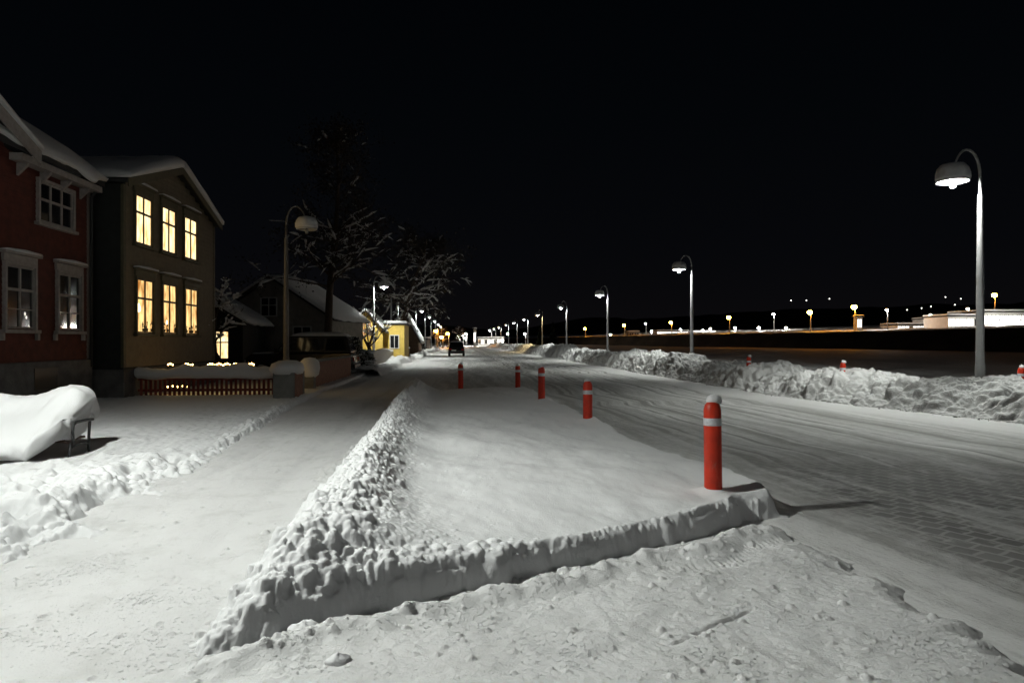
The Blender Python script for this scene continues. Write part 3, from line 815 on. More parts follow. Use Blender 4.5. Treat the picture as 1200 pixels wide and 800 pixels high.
def bench_snow():
    """one settled slab: cross sections along the bench, thick over the seat and rounded over the back"""
    xs = np.linspace(-1.35, .95, 90); nth = 48; vs = []; fs = []
    for i, x in enumerate(xs):
        e2 = min(1, max(0, (x + 1.35) / .2)) ** .5
        rise = .10 * math.exp(-((x - .72) / .3) ** 2) - .06 * math.exp(-((x - .05) / .4) ** 2) + .05 * math.exp(-((x + 1.0) / .5) ** 2)
        top = .93 + rise - .12 * (1 - min(1, max(0, (.95 - x) / .14)) ** .5)
        frontY = -.95 + .58 * (1 - min(1, max(0, (.96 - x) / .14)) ** .5); frontZ = .17 + .3 * (1 - min(1, max(0, (.96 - x) / .16)) ** .5)
        # outline in (y, z): underside, front lip, long front slope, crown, back
        ctl = [(.33, .62), (.1, .34), (-.28, .318), (frontY + .28, frontZ + .05), (frontY + .06, frontZ - .01), (frontY - .02, frontZ + .08), (frontY + .05, frontZ + .22), (frontY + .3, frontZ * .35 + .46), (-.12, top - .22), (.06, top - .07), (.22, top), (.4, top - .02), (.5, top - .14), (.48, top - .34)]
        n = len(ctl)
        for k in range(nth):
            t = k / nth * n; a = int(t); f = t - a
            p0, p1, p2, p3 = (np.array(ctl[(a + q) % n]) for q in (-1, 0, 1, 2))
            q = .5 * (2 * p1 + (p2 - p0) * f + (2 * p0 - 5 * p1 + 4 * p2 - p3) * f * f + (3 * p1 - p0 - 3 * p2 + p3) * f ** 3)
            rough = .035 + .10 * max(0, (x - .35)) ** 1.5
            w = float(fbm(np.array([x * 6.0]), np.array([k * .35]), 701, 4)[0]) * rough
            cy, cz = .05, .6; dy, dz = q[0] - cy, q[1] - cz; L = math.hypot(dy, dz) + 1e-6
            sh = 1 if x > -1.3 else .9
            zz = max(q[1] + dz / L * w, .05)
            vs.append((x + float(vn(np.array([k * .4]), np.array([x * 5]), 705)[0]) * .14 * max(0, x - .5), (cy + (dy * sh) + dy / L * w), zz))
    for i in range(len(xs) - 1):
        for k in range(nth):
            k2 = (k + 1) % nth; fs.append((i * nth + k, i * nth + k2, (i + 1) * nth + k2, (i + 1) * nth + k))
    fs.append(tuple(range(nth))); fs.append(tuple((len(xs) - 1) * nth + k for k in range(nth)))
    o = MB().add(vs, fs).build('snow_slab', M['snow'], None, True); o.location = (-6.2, 10.0, .02)
    tag(o, 'thick smooth slab of snow heaped on the dark bench', 'snow')


bench_snow()


# ------------------------------------------------------------------ clods lying loose
def clod(px, py, r, sq, lb, seed):
    rr = random.Random(seed); q = G(px, py, .03)
    m = MB(); m.blob((0, 0, r * sq[2] * .7), r, 18, 12, sq, .1, rr)
    o = m.build('snow_clod', M['snow'], None, True); o.location = (q[0], q[1], q[2] - .008); o.rotation_euler.z = rr.uniform(0, 6)
    md = o.modifiers.new('rough', 'DISPLACE'); tx = bpy.data.textures.new('clod_noise', 'CLOUDS'); tx.noise_scale = .05; md.texture = tx; md.strength = .03
    sb = o.modifiers.new('sub', 'SUBSURF'); sb.levels = 1; sb.render_levels = 1
    o.modifiers.move(1, 0)
    tag(o, lb, 'snow clod', 'loose clods before the island')


clod(397, 786, .065, (1, .9, .85), 'rounded snow clod lying alone on the crossing before the island', 3)
clod(357, 748, .075, (1.3, 1, .8), 'largest wide clod against the foot of the cut front wall', 5)
clod(328, 758, .055, (1, 1, .9), 'clod left of the widest one at the wall foot', 6)
clod(340, 772, .04, (1.2, 1, .8), 'small clod just below the pair at the wall foot', 8)
clod(250, 787, .028, (1, 1, .8), 'tiny clod near the sharp left tip of the island', 9)
clod(350, 786, .022, (1, 1, .8), 'tiny clod between the lone rounded clod and the wall foot', 10)


# ------------------------------------------------------------------ windows
def window(parent, x, y0, y1, z0, z1, pane_m, frame_m, cas_m, cols=2, trans=.66, hood=True, deep=.06, extra=(), lower_bar=False):
    """a casement in a wall that faces +x; x is the wall plane"""
    cy = (y0 + y1) / 2
    w = MB()
    fw = .07
    w.box(x - .02, y0 - fw, z0 - .02, x + deep, y0, z1 + fw); w.box(x - .02, y1, z0 - .02, x + deep, y1 + fw, z1 + fw); w.box(x - .02, y0, z1, x + deep, y1, z1 + fw)
    f = w.build('window', cas_m, parent, bevel=.008)
    s = MB().box(x - .015, y0 - .14, z0 - .1, x + .11, y1 + .14, z0 - .022); s.build('sill', cas_m, f, bevel=.01)
    if hood:
        h = MB().box(x - .015, y0 - .1, z1 + .072, x + .05, y1 + .1, z1 + .24).box(x - .012, y0 - .16, z1 + .242, x + .13, y1 + .16, z1 + .3); h.build('cornice', cas_m, f, bevel=.01)
        MB().prism([(y0 - .17, z1 + .302), (y1 + .17, z1 + .302), (y1 + .12, z1 + .345), (cy, z1 + .37), (y0 - .1, z1 + .34)], 'x', x - .01, x + .13).build('snow_ledge', M['snow_roof'], f, True)
    g = MB(); t = .045
    g.box(x - .01, y0 + .001, z0, x + .028, y0 + t, z1 - .001); g.box(x - .01, y1 - t, z0, x + .028, y1 - .001, z1 - .001)
    zt = z0 + (z1 - z0) * trans
    g.box(x - .009, y0 + t, z0 + .001, x + .027, y1 - t, z0 + t); g.box(x - .009, y0 + t, z1 - t, x + .027, y1 - t, z1 - .002); g.box(x - .009, y0 + t, zt - .03, x + .03, y1 - t, zt + .03)
    for k in range(1, cols):
        yy = y0 + (y1 - y0) * k / cols; g.box(x - .0085, yy - .026, z0 + t, x + .026, yy + .026, z1 - t)
    if lower_bar:
        zl = z0 + (zt - z0) * .5; g.box(x - .008, y0 + t, zl - .012, x + .022, y1 - t, zl + .012)
    g.build('sash', frame_m, f)
    MB().add([(x - .004, y0, z0), (x - .004, y1, z0), (x - .004, y1, z1), (x - .004, y0, z1)], [(0, 1, 2, 3)]).build('pane', pane_m, f)
    return f


def boards(mb, x, y0, y1, z0, z1, step, top=None):
    """lapped weatherboards on a wall that faces +x: each board tips out at its foot"""
    z = z0
    while z < z1:
        zz = min(z + step, z1)
        a, c = (y0, y1) if top is None else top(z + step / 2)
        if c > a:
            mb.add([(x, a, z), (x, c, z), (x, c, zz), (x, a, zz), (x + .022, a, z), (x + .022, c, z), (x + .006, c, zz), (x + .006, a, zz)], [(4, 5, 6, 7), (0, 4, 7, 3), (1, 2, 6, 5), (0, 1, 5, 4), (3, 7, 6, 2)])
        z += step


def slab_on_roof(pts, thick, seed, jag=.08, over=.1):
    """snow lying on one roof plane; pts are its four corners (eave a, eave b, ridge b, ridge a)"""
    a, b_, c, d = (np.array(p, float) for p in pts)
    nu, nv = 48, 14; top = []; bot = []
    n = np.cross(b_ - a, d - a); n /= np.linalg.norm(n)
    if n[2] < 0: n = -n
    for j in range(nv + 1):
        v = j / nv
        for i in range(nu + 1):
            u = i / nu
            p = (a * (1 - u) + b_ * u) * (1 - v) + (d * (1 - u) + c * u) * v
            ed = min(1, min(v * 9, u * 20, (1 - u) * 20) + .0) ** .5
            w = float(fbm(np.array([u * 3.6]), np.array([v * 2.0]), seed, 3, .4)[0])
            h = thick * (.72 + .5 * w) * (.55 + .45 * ed)
            drop = np.array((0, 0, 0.0))
            if j <= 1:
                out = (a - d) / np.linalg.norm(a - d); drop = out * over * (1 + 2.2 * w) + np.array((0, 0, -jag * max(0, .5 + 2 * w)))
                if j == 1: drop = drop * .45
            top.append(p + n * h + drop); bot.append(p + n * .012 + drop * .9)
    W = nu + 1; N = len(top); fs = []
    for j in range(nv):
        for i in range(nu):
            q = j * W + i; fs.append((q, q + 1, q + 1 + W, q + W)); fs.append((N + q, N + q + W, N + q + 1 + W, N + q + 1))
    for i in range(nu): fs.append((i, N + i, N + i + 1, i + 1)); q = nv * W + i; fs.append((q, q + 1, N + q + 1, N + q))
    for j in range(nv): q = j * W; fs.append((q, q + W, N + q + W, N + q)); q = j * W + nu; fs.append((q, N + q, N + q + W, q + W))
    return MB().add(top + bot, fs)


# ------------------------------------------------------------------ olive house with lit windows
def olive_house():
    X, Ya, Yb = -9.2, 19.7, 26.8; Ym = (Ya + Yb) / 2; ZE, ZR = 6.05, 7.22
    h = empty('house', (X, Ym, 0), 'olive two storey gabled house with six lit windows', 'house'); h.name = 'timber_house'
    W = lambda m: m
    def rel(o): o.parent = h; o.matrix_parent_inverse.identity(); return o
    def B(mb, name, m, **k):
        mb.v = [(v[0] - X, v[1] - Ym, v[2]) for v in mb.v]; return mb.build(name, m, h, **k)
    # body: gable prism along x
    B(MB().prism([(Ya, .9), (Yb, .9), (Yb, ZE), (Ym, ZR), (Ya, ZE)], 'x', X - 8, X - .002), 'wall', M['dark_clad'])
    f = MB(); sl = (Yb - Ym) / (ZR - ZE)
    boards(f, X, Ya, Yb, .95, ZR - .12, .145, lambda z: (Ya, Yb) if z < ZE else (Ya + (z - ZE) * sl, Yb - (z - ZE) * sl))
    B(f, 'front_cladding', M['olive_clad'])
    B(MB().box(X - .05, Ya - .03, .95, X + .035, Ya + .13, ZE - .02).box(X - .05, Yb - .13, .95, X + .035, Yb + .03, ZE - .02), 'corner_board', M['olive_trim'], bevel=.008)
    B(MB().box(X - 8.02, Ya - .06, -.1, X + .06, Yb + .06, .9), 'foundation', M['stone'], bevel=.02)
    # roof with overhang toward the street and its snow
    ov = .22
    def slope(Yr, Ye, nm):
        k = (ZR - ZE) / (Yb - Ym); dy = 1 if Ye > Yr else -1
        ye = Ye + dy * .2; ze = ZE - .2 * k
        pr = MB().add([(X + ov, ye, ze + .05), (X - 8.3, ye, ze + .05), (X - 8.3, Yr, ZR + .05), (X + ov, Yr, ZR + .05), (X + ov, ye, ze + .17), (X - 8.3, ye, ze + .17), (X - 8.3, Yr, ZR + .17), (X + ov, Yr, ZR + .17)],
                      [(0, 1, 2, 3), (4, 7, 6, 5), (0, 4, 5, 1), (3, 2, 6, 7), (0, 3, 7, 4), (1, 5, 6, 2)])
        r = B(pr, 'roof', M['roof_dark'])
        s = slab_on_roof([(X + ov + .08, ye, ze + .175), (X - 8.3, ye, ze + .175), (X - 8.3, Yr, ZR + .175), (X + ov + .08, Yr, ZR + .175)], .40 if dy > 0 else .44, 31 + dy, .05, .04)
        s.v = [(v[0] - X, v[1] - Ym, v[2]) for v in s.v]; s.build('snow_cover', M['snow_roof'], r, True)
        vb = MB().add([(X + ov + .003, ye, ze - .06), (X + ov + .003, Yr, ZR - .06), (X + ov + .003, Yr, ZR + .155), (X + ov + .003, ye, ze + .155), (X + ov + .035, ye, ze - .06), (X + ov + .035, Yr, ZR - .06), (X + ov + .035, Yr, ZR + .155), (X + ov + .035, ye, ze + .155)],
                      [(0, 1, 2, 3), (4, 7, 6, 5), (0, 4, 5, 1), (1, 5, 6, 2), (2, 6, 7, 3), (3, 7, 4, 0)])
        vb.v = [(v[0] - X, v[1] - Ym, v[2]) for v in vb.v]; vb.build('verge_board', M['olive_trim'], r)
    slope(Ym, Yb, 'a'); slope(Ym, Ya, 'b')
    # windows read from the photograph: upper row and lower row of three
    rows = [((20.34, 21.4), (22.1, 23.16), (23.86, 24.98), 4.50, 5.92, M['room_bright'], True), ((20.42, 21.5), (22.16, 23.22), (23.92, 25.04), 1.92, 3.5, M['room_warm'], True)]
    for (w1, w2, w3, z0, z1, pm, hd) in rows:
        for (a, c) in (w1, w2, w3):
            wn = window(h, .026, a - Ym, c - Ym, z0, z1, pm, M['frame_dark'], M['olive_trim'], 2, .64, hd)
            if pm is M['room_warm'] and a < 22.5:
                k = MB(); yy = a - Ym + (.16 if a < 21 else .34); k.blob((.031, yy, z0 + (.72 if a < 21 else .36)), .10 if a < 21 else .055, 10, 8, (.1, 1, 1.1)); k.build('table_lamp', M['candle_lamp'], wn)
            if pm is M['room_warm']:
                for k in range(4):
                    yy = a - Ym + .14 + k * (c - a - .28) / 3 + R.uniform(-.04, .04)
                    pl = MB(); pl.lathe([(.035, 0), (.05, .09)], (.030, yy, z0 + .05), 8)
                    for q in range(5): pl.blob((.030, yy + R.uniform(-.05, .05), z0 + .16 + R.uniform(0, .16)), .03, 6, 4, (.12, 1, 1.2))
                    if R.random() < .75: pl.build('potted_plant', M['frame_dark'], wn)
    return h


olive_house()


# ------------------------------------------------------------------ red house
def red_house():
    X, Ya, Yb = -9.8, 6.0, 19.1; Ym = 12.5; ZE = 5.88
    h = empty('red_house', (X, Ym, 0), 'dark red clad house with white window frames and deep roof snow', 'house')
    def B(mb, name, m, par=None, **k):
        mb.v = [(v[0] - X, v[1] - Ym, v[2]) for v in mb.v]; return mb.build(name, m, par or h, **k)
    G0, G1, GP, ZP = 7.6, 15.8, 11.7, 7.6
    B(MB().prism([(Ya, 1.2), (Yb, 1.2), (Yb, ZE), (Ya, ZE)], 'x', X - 8, X - .002), 'wall', M['red_clad'])
    B(MB().prism([(G0, ZE + .001), (G1, ZE + .001), (GP, ZP)], 'x', X - 7, X - .001), 'gable', M['red_clad'])
    f = MB(); boards(f, X, Ya, Yb, 1.24, ZE, .13)
    sl0 = (GP - G0) / (ZP - ZE); sl1 = (G1 - GP) / (ZP - ZE)
    boards(f, X, G0, G1, ZE, ZP, .13, lambda z: (G0 + (z - ZE) * sl0, G1 - (z - ZE) * sl1)); B(f, 'front_cladding', M['red_clad'])
    B(MB().box(X - 8, Ya - .05, -.1, X + .08, Yb + .05, 1.2), 'foundation', M['stone'], bevel=.02)
    B(MB().box(X - .05, Yb - .12, 1.22, X + .035, Yb + .03, ZE - .02), 'corner_board', mat('dull_corner_board', (.2, .17, .15), .7), bevel=.008)
    # main roof: eave along the street, ridge behind
    r = B(MB().add([(X + .36, Ya, ZE - .05), (X + .36, Yb + .12, ZE - .05), (X - 4, Yb + .12, 8.6), (X - 4, Ya, 8.6), (X + .36, Ya, ZE + .1), (X + .36, Yb + .12, ZE + .1), (X - 4, Yb + .12, 8.75), (X - 4, Ya, 8.75)],
                   [(0, 3, 2, 1), (4, 5, 6, 7), (0, 1, 5, 4), (1, 2, 6, 5), (2, 3, 7, 6), (3, 0, 4, 7)]), 'roof', M['roof_dark'])
    s = slab_on_roof([(X + .36, G1 - 1.2, ZE + .105), (X + .36, Yb + .12, ZE + .105), (X - 4, Yb + .12, 8.755), (X - 4, G1 - 1.2, 8.755)], .34, 57, .18, .12)
    B(s, 'snow_cover', M['snow_roof'], r, smooth=True)
    s = MB()   # eave soffit and brackets
    s.box(X + .024, G1, ZE - .22, X + .31, Yb + .1, ZE - .06); B(s, 'eave_board', M['grey_paint'], r, bevel=.01)
    for k in range(4):
        y = G1 + .25 + k * .85
        B(MB().prism([(X + .03, ZE - .23), (X + .27, ZE - .23), (X + .24, ZE - .29), (X + .08, ZE - .45), (X + .03, ZE - .5)], 'y', y, y + .08), 'bracket', M['grey_paint'], r)
    # cross gable roof
    for (Ye, ze, dy) in ((G1, ZE, 1), (G0, ZE, -1)):
        k = (ZP - ZE) / abs(Ye - GP); ye = Ye + dy * .3; z2 = ZE - .3 * k
        g = B(MB().add([(X + .5, ye, z2 + .06), (X - 7, ye, z2 + .06), (X - 7, GP, ZP + .06), (X + .5, GP, ZP + .06), (X + .5, ye, z2 + .2), (X - 7, ye, z2 + .2), (X - 7, GP, ZP + .2), (X + .5, GP, ZP + .2)],
                       [(0, 1, 2, 3), (4, 7, 6, 5), (0, 4, 5, 1), (3, 2, 6, 7), (0, 3, 7, 4), (1, 5, 6, 2)]), 'gable_roof', M['roof_dark'])
        s = slab_on_roof([(X + .58, ye, z2 + .205), (X - 7, ye, z2 + .205), (X - 7, GP, ZP + .205), (X + .58, GP, ZP + .205)], .3, 61 + dy, .1, .06); B(s, 'snow_cover', M['snow_roof'], g, smooth=True)
        vb = MB().add([(X + .503, ye, z2 - .12), (X + .503, GP, ZP - .12), (X + .503, GP, ZP + .18), (X + .503, ye, z2 + .18), (X + .54, ye, z2 - .12), (X + .54, GP, ZP - .12), (X + .54, GP, ZP + .18), (X + .54, ye, z2 + .18)],
                      [(0, 1, 2, 3), (4, 7, 6, 5), (0, 4, 5, 1), (1, 5, 6, 2), (2, 6, 7, 3), (3, 7, 4, 0)]); B(vb, 'verge_board', M['grey_paint'], g)
    # rainwater pipe at the corner
    B(MB().tube([(X + .08, Yb - .02, 1.0), (X + .08, Yb - .02, 5.5), (X + .3, Yb, 5.85)], .04, 8), 'downpipe', M['roof_dark'], smooth=True)
    wp = M['grey_paint']
    for (a, c) in ((9.5, 10.5), (12.4, 13.4), (15.66, 16.66), (17.62, 18.62)):
        w = window(h, .026, a - Ym, c - Ym, 1.96, 3.36, M['glass_dark'], wp, wp, 2, .62, True, .07, lower_bar=True)
        if a > 15:
            # corner scrolls of the surround
            MB().box(0.0145, a - Ym - .17, 1.70, .09, a - Ym - .075, 1.856).build('bracket', wp, w, bevel=.01); MB().box(.0145, c - Ym + .075, 1.70, .09, c - Ym + .17, 1.856).build('bracket', wp, w, bevel=.01)
        if 15 < a < 16:  # reflection in the glass, made as small glowing blobs
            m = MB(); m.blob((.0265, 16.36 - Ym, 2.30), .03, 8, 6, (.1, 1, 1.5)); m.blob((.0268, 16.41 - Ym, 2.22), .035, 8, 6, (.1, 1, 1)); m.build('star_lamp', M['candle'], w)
        if a > 17:  # reflections low in this pane, a glowing dot and strip
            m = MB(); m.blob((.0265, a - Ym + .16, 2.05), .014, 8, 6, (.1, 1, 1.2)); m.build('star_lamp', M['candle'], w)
            MB().box(.0245, a - Ym + .1, 2.008, .0265, c - Ym - .15, 2.016).build('candle_bridge', M['candle_warm'], w)
    w = window(h, .026, 16.85 - Ym, 18.25 - Ym, 4.5, 5.45, M['glass_dark'], wp, wp, 3, .56, False, .07)
    return h


red_house()
o = bpy.data.objects
# a low dark hatch in the red house's plinth
MB().box(.0815, 16.6 - 12.5, .55, .10, 17.5 - 12.5, 1.05).build('cellar_hatch', M['dark_cap'], bpy.data.objects['red_house'])


# ------------------------------------------------------------------ red picket fence, pillars, wall, hedge
fx0, fx1, fy = -9.1, -4.95, 20.35
fe = empty('picket_fence', (fx0, fy, 0), 'low red picket fence under a thick roll of snow', 'fence')
n = 31
for k in range(n):
    x = .1 + k * (fx1 - fx0 - .2) / (n - 1)
    MB().prism([(x - .035, .1), (x + .035, .1), (x + .035, .66), (x, .71), (x - .035, .66)], 'y', -.012, .012).build('picket', M['red_fence'], fe)
for z in (.24, .56): MB().box(0, .0125, z, fx1 - fx0, .05, z + .07).build('rail', M['red_fence'], fe)
def roll(L, zb, seed, rad=(.16, .21), h=.36):
    m = MB(); vs = []; N = 60; n = 18
    pts = np.linspace(-.05, L + .05, N)
    for i, x in enumerate(pts):
        w = float(fbm(np.array([x * 1.4]), np.array([0.3]), seed, 4)[0]); w2 = float(fbm(np.array([x * 2.1]), np.array([7.3]), seed + 3, 3)[0])
        for k in range(n):
            a = 2 * PI * k / n; r = 1 if 0 < i < N - 1 else .6
            vs.append((x, r * math.cos(a) * (rad[1] + .05 * w2), zb + .5 * h * (1 + .6 * w) * (1 + r * math.sin(a)) - (.05 * (1 + w2) if math.sin(a) < -.2 else 0)))
    fs = [(i * n + k, i * n + (k + 1) % n, (i + 1) * n + (k + 1) % n, (i + 1) * n + k) for i in range(N - 1) for k in range(n)]
    fs += [tuple(range(n)), tuple((N - 1) * n + k for k in range(n))]
    return m.add(vs, fs)
roll(fx1 - fx0 + .1, .64, 801, h=.34).build('snow_cover', M['snow_roof'], fe, True)
# string of lights along it
ls = empty('light_string', (fx0, fy, 0), 'string of small warm lights glowing along the snowy red fence', 'fairy lights')
pts = [(.75 + k * .062, .235, .985 + .025 * math.sin(k * 1.7)) for k in range(40)]
MB().tube(pts, .006, 5).build('cable', M['dark_cap'], ls)
for k, p in enumerate(pts):
    if k in (3, 4, 5, 6, 12, 13, 14, 15, 16, 17): continue
    m = MB(); m.blob((p[0], p[1], p[2] + .02), .02, 8, 6, (1, 1, 1.3), 0); m.build('bulb', M['fairy'], ls, True)
for k in range(5):  # lower bulbs added for the glow of lit snow between the pickets
    m = MB(); m.blob((.75 + k * .14, .2, .36 + .02 * (k % 2)), .018, 8, 6, (1, 1, 1.3), 0); m.build('bulb', M['fairy'], ls, True)

gp = empty('gate_pillar', (-4.68, 19.75, 0), 'stout gate pillar with drooping snow cap at the red fence end', 'pillar')
MB().box(-.32, -.65, -.05, .26, .62, .82).build('shaft', M['render_grey'], gp, bevel=.02)
MB().box(.2615, -.60, .0, .275, .30, .80).build('facing', M['render_pink'], gp)
m = MB(); m.lathe([(.25, .75), (.45, .77), (.5, .9), (.44, 1.05), (.25, 1.13), (.01, 1.15)], (0, 0, 0), 24, .08, 5); m.v = [(v[0] * .95 - .08, v[1] * 1.6, v[2]) for v in m.v]; m.build('snow_cap', M['snow_roof'], gp, True)
gp2 = empty('gate_pillar', (-4.85, 23.1, 0), 'narrow gate pillar under a round snow cap beside the brick wall', 'pillar')
MB().box(-.17, -.17, 0, .17, .17, .72).build('shaft', M['render_grey'], gp2, bevel=.02)
m = MB(); m.lathe([(.2, .5), (.3, .58), (.33, .8), (.3, 1.0), (.18, 1.12), (.01, 1.15)], (0, 0, 0), 20, .08, 7); m.build('snow_cap', M['snow_roof'], gp2, True)
bw = empty('brick_wall', (-4.95, 27.5, 0), 'low pinkish brick wall between the gate pillars and the black car', 'wall')
MB().box(-.14, -3.6, -.05, .14, 4.2, .96).build('masonry', M['render_pink'], bw, bevel=.015)
MB().box(-.19, -3.65, .962, .19, 4.25, 1.03).build('coping', M['render_grey'], bw, bevel=.015)


def leafy(mb, n, fn, size, rng):
    """many small leaf-sized faces at the points fn() gives"""
    for k in range(n):
        c = np.array(fn()); a = np.array([rng.gauss(0, 1) for _ in range(3)]); a /= np.linalg.norm(a); b_ = np.cross(a, [rng.gauss(0, 1) for _ in range(3)]); b_ /= np.linalg.norm(b_) + 1e-6
        s = size * rng.uniform(.6, 1.4)
        mb.add([c - a * s, c + b_ * s * .5, c + a * s, c - b_ * s * .5], [(0, 1, 2, 3)])


# ------------------------------------------------------------------ trees
def grow_tree(rng, height, spread, r0, levels=3, n1=16, up=.35, first=.25, lean=(0, 0), droop=0.0):
    """returns branches as (points, radii, level)"""
    out = []
    def branch(p, d, L, r, lev):
        n = 6 if lev < 2 else 4; pts = [np.array(p, float)]; rad = [r]
        d = np.array(d, float)
        for i in range(n):
            d = d + np.array([rng.gauss(0, .16), rng.gauss(0, .16), rng.gauss(0, .1) + (.05 * up if lev < 2 else 0) - droop * .1 * lev]); d /= np.linalg.norm(d)
            pts.append(pts[-1] + d * L / n); rad.append(r * (1 - .8 * (i + 1) / n))
        out.append((pts, rad, lev))
        if lev < levels:
            for k in range({0: n1, 1: 7, 2: 5}.get(lev, 4)):
                t = rng.uniform(first if lev == 0 else .25, .98); i = min(int(t * n), n - 1); q = pts[i] + (pts[i + 1] - pts[i]) * (t * n - i)
                a = rng.uniform(0, 2 * PI)
                if lev == 0:
                    nd = np.array([math.cos(a), math.sin(a), up + rng.gauss(0, .25) + .5 * t]); nL = spread * rng.uniform(.65, 1.1) * (1.15 - .75 * t)
                else:
                    nd = d * .7 + np.array([rng.gauss(0, .6), rng.gauss(0, .6), rng.gauss(.05, .35)]); nL = L * rng.uniform(.35, .6)
                nd /= np.linalg.norm(nd)
                branch(q, nd, nL, max(.008, rad[i] * (.5 if lev else .38)), lev + 1)
    branch((0, 0, 0), (lean[0], lean[1], 1), height, r0, 0)
    return out


def tree(name, loc, label, rng, height, spread, r0, snow=.3, cat='tree', leaf=0, leaf_m=None, bark=None, levels=3, n1=16, up=.35, first=.25, lean=(0, 0), droop=0, snow_r=(.05, .16), group=None, leafs=.12, lowsnow=0):
    t = empty(name, loc, label, cat, group)
    br = grow_tree(rng, height, spread, r0, levels, n1, up, first, lean, droop)
    tr = MB(); lb = MB(); sn = MB(); tips = []
    for pts, rad, lev in br:
        (tr if lev == 0 else lb).tube(pts, rad, 8 if lev == 0 else (5 if lev == 1 else 3), cap=False)
        if lev >= 1:
            for i in range(1, len(pts)): tips.append(pts[i])
            low = pts[1][2] < (lowsnow or 1) * height
            pr = {1: .85, 2: snow * 1.9, 3: snow * .8}[lev] * (1 if low else .16)
            if rng.random() < pr:
                a = rng.randrange(0, 2) if lev > 1 else 1; b_ = rng.randrange(a + 1, len(pts)); run = []; rr_ = []
                dv = pts[b_] - pts[a]
                if abs(dv[2]) < .85 * np.linalg.norm(dv):
                    for k in range(a, b_ + 1):
                        s_ = rng.uniform(*snow_r) * (.55 if lev == 3 else 1) * (.15 if k in (a, b_) else 1)
                        run.append(pts[k] + (rng.gauss(0, .01), rng.gauss(0, .01), rad[k] * .6 + s_ * .25)); rr_.append(s_ * .55)
                        if k < b_ and lev < 3:
                            s2 = rng.uniform(*snow_r); run.append(pts[k] * .5 + pts[k + 1] * .5 + (0, 0, rad[k] * .6 + s2 * .25)); rr_.append(s2 * .5)
                    sn.tube(run, rr_, 5, True, .75)
    tr.build('trunk', bark or M['bark'], t, True); lb.build('limbs', bark or M['bark'], t, True)
    if leaf:
        m = MB(); leafy(m, leaf, lambda: np.array(tips[rng.randrange(len(tips))]) + [rng.gauss(0, .22), rng.gauss(0, .22), rng.gauss(0, .18)], leafs, rng); m.build('crown', leaf_m or M['twigs'], t)
    if sn.v: tag(sn.build('snow_cover', M['snow_roof'], t, True), kind='stuff')
    return t


q = P(376, 400, 35)
tree('tall_tree', (q[0], q[1], 0), 'tall dark tree with snow flecks towering over the black parked car', random.Random(21), 13.0, 4.6, .24, .34, leaf=9000, n1=40, up=.25, first=.28, leafs=.07, snow_r=(.06, .2), lowsnow=.6)
q = P(468, 400, 62)
tree('spreading_tree', (q[0] - .6, q[1], 0), 'broad dark tree spreading above the lit lamps by the yellow house', random.Random(23), 11.5, 6.4, .26, .42, leaf=9000, leafs=.09, n1=36, up=.12, first=.42, droop=.3, snow_r=(.07, .24), lowsnow=.8)
q = P(272, 400, 26.5)
tree('snowy_tree', (q[0], q[1], 0), 'small leaning tree with snow lining its branches beside the olive house', random.Random(25), 4.6, 1.7, .14, .5, n1=11, up=.5, first=.35, lean=(-.35, 0), snow_r=(.05, .15), bark=M['bark_light'])
q = P(433, 400, 46)
def y_tree():
    t = empty('forked_tree', (q[0], q[1], 0), 'bare forked tree standing dark before the yellow house', 'tree')
    m = MB(); m.tube([(0, 0, 0), (.05, 0, .9), (-.05, 0, 1.3)], [.16, .13, .12], 8)
    m.build('trunk', M['bark'], t, True); l = MB(); sn = MB(); rg = random.Random(8)
    for dx, z, r in ((-.75, 2.6, .09), (.35, 3.0, .09), (.8, 2.3, .06), (-.3, 3.2, .06)):
        p = [np.array((-.05, 0, 1.25)), np.array((dx * .5, .1, 1.3 + (z - 1.3) * .45)), np.array((dx, .1, z)), np.array((dx * 1.5, .2, z + .9))]
        l.tube(p, [r, r * .8, r * .5, r * .25], 6)
        for k in range(9):
            a = p[1 + k % 2]; d = np.array((rg.gauss(dx * .4, .5), rg.gauss(0, .5), rg.uniform(.1, .9))); l.tube([a, a + d * .5, a + d + (0, 0, .15)], [.035, .02, .008], 4)
            if rg.random() < .6: sn.tube([a + (0, 0, .03), a + d * .5 + (0, 0, .05), a + d + (0, 0, .17)], [.03, .045, .02], 5)
    l.build('limbs', M['bark'], t, True); tag(sn.build('snow_cover', M['snow_roof'], t, True), kind='stuff')
y_tree()
q = P(406, 400, 49)
tree('garden_tree', (q[0], q[1], 0), 'twiggy garden tree glowing beside the yellow house gable', random.Random(35), 4.6, 1.9, .1, .45, n1=16, up=.5, first=.35, bark=M['bark_light'], leaf=1500, leaf_m=M['bark_light'], leafs=.05, snow_r=(.05, .12))


def bush(name, loc, label, w, h, seed, n=900, leaf_m=None, snow_n=90, sr=(.06, .16)):
    rg = random.Random(seed); t = empty(name, loc, label, 'bush')
    f = MB()
    for k in range(26):
        a = rg.uniform(0, 6.28); rr_ = w * rg.uniform(.3, .95); f.tube([(0, 0, 0), (rr_ * .5 * math.cos(a), rr_ * .5 * math.sin(a), h * .5), (rr_ * math.cos(a), rr_ * math.sin(a), h * rg.uniform(.5, 1))], [.025, .018, .006], 4)
    f.build('stems', M['bark'], t)
    def pt():
        a = rg.uniform(0, 6.28); z = rg.random(); r = w * math.sqrt(rg.random()) * math.sqrt(max(.05, 1 - z * z * .8)); return (r * math.cos(a), r * math.sin(a), z * h)
    m = MB(); leafy(m, n, pt, .05, rg); m.build('foliage', leaf_m or M['conifer'], t)
    s = MB()
    for k in range(snow_n):
        p = pt(); s.blob(p, rg.uniform(*sr), 7, 5, (1.3, 1, .55), .2, rg)
    tag(s.build('snow_cover', M['snow'], t, True), kind='stuff')
    return t


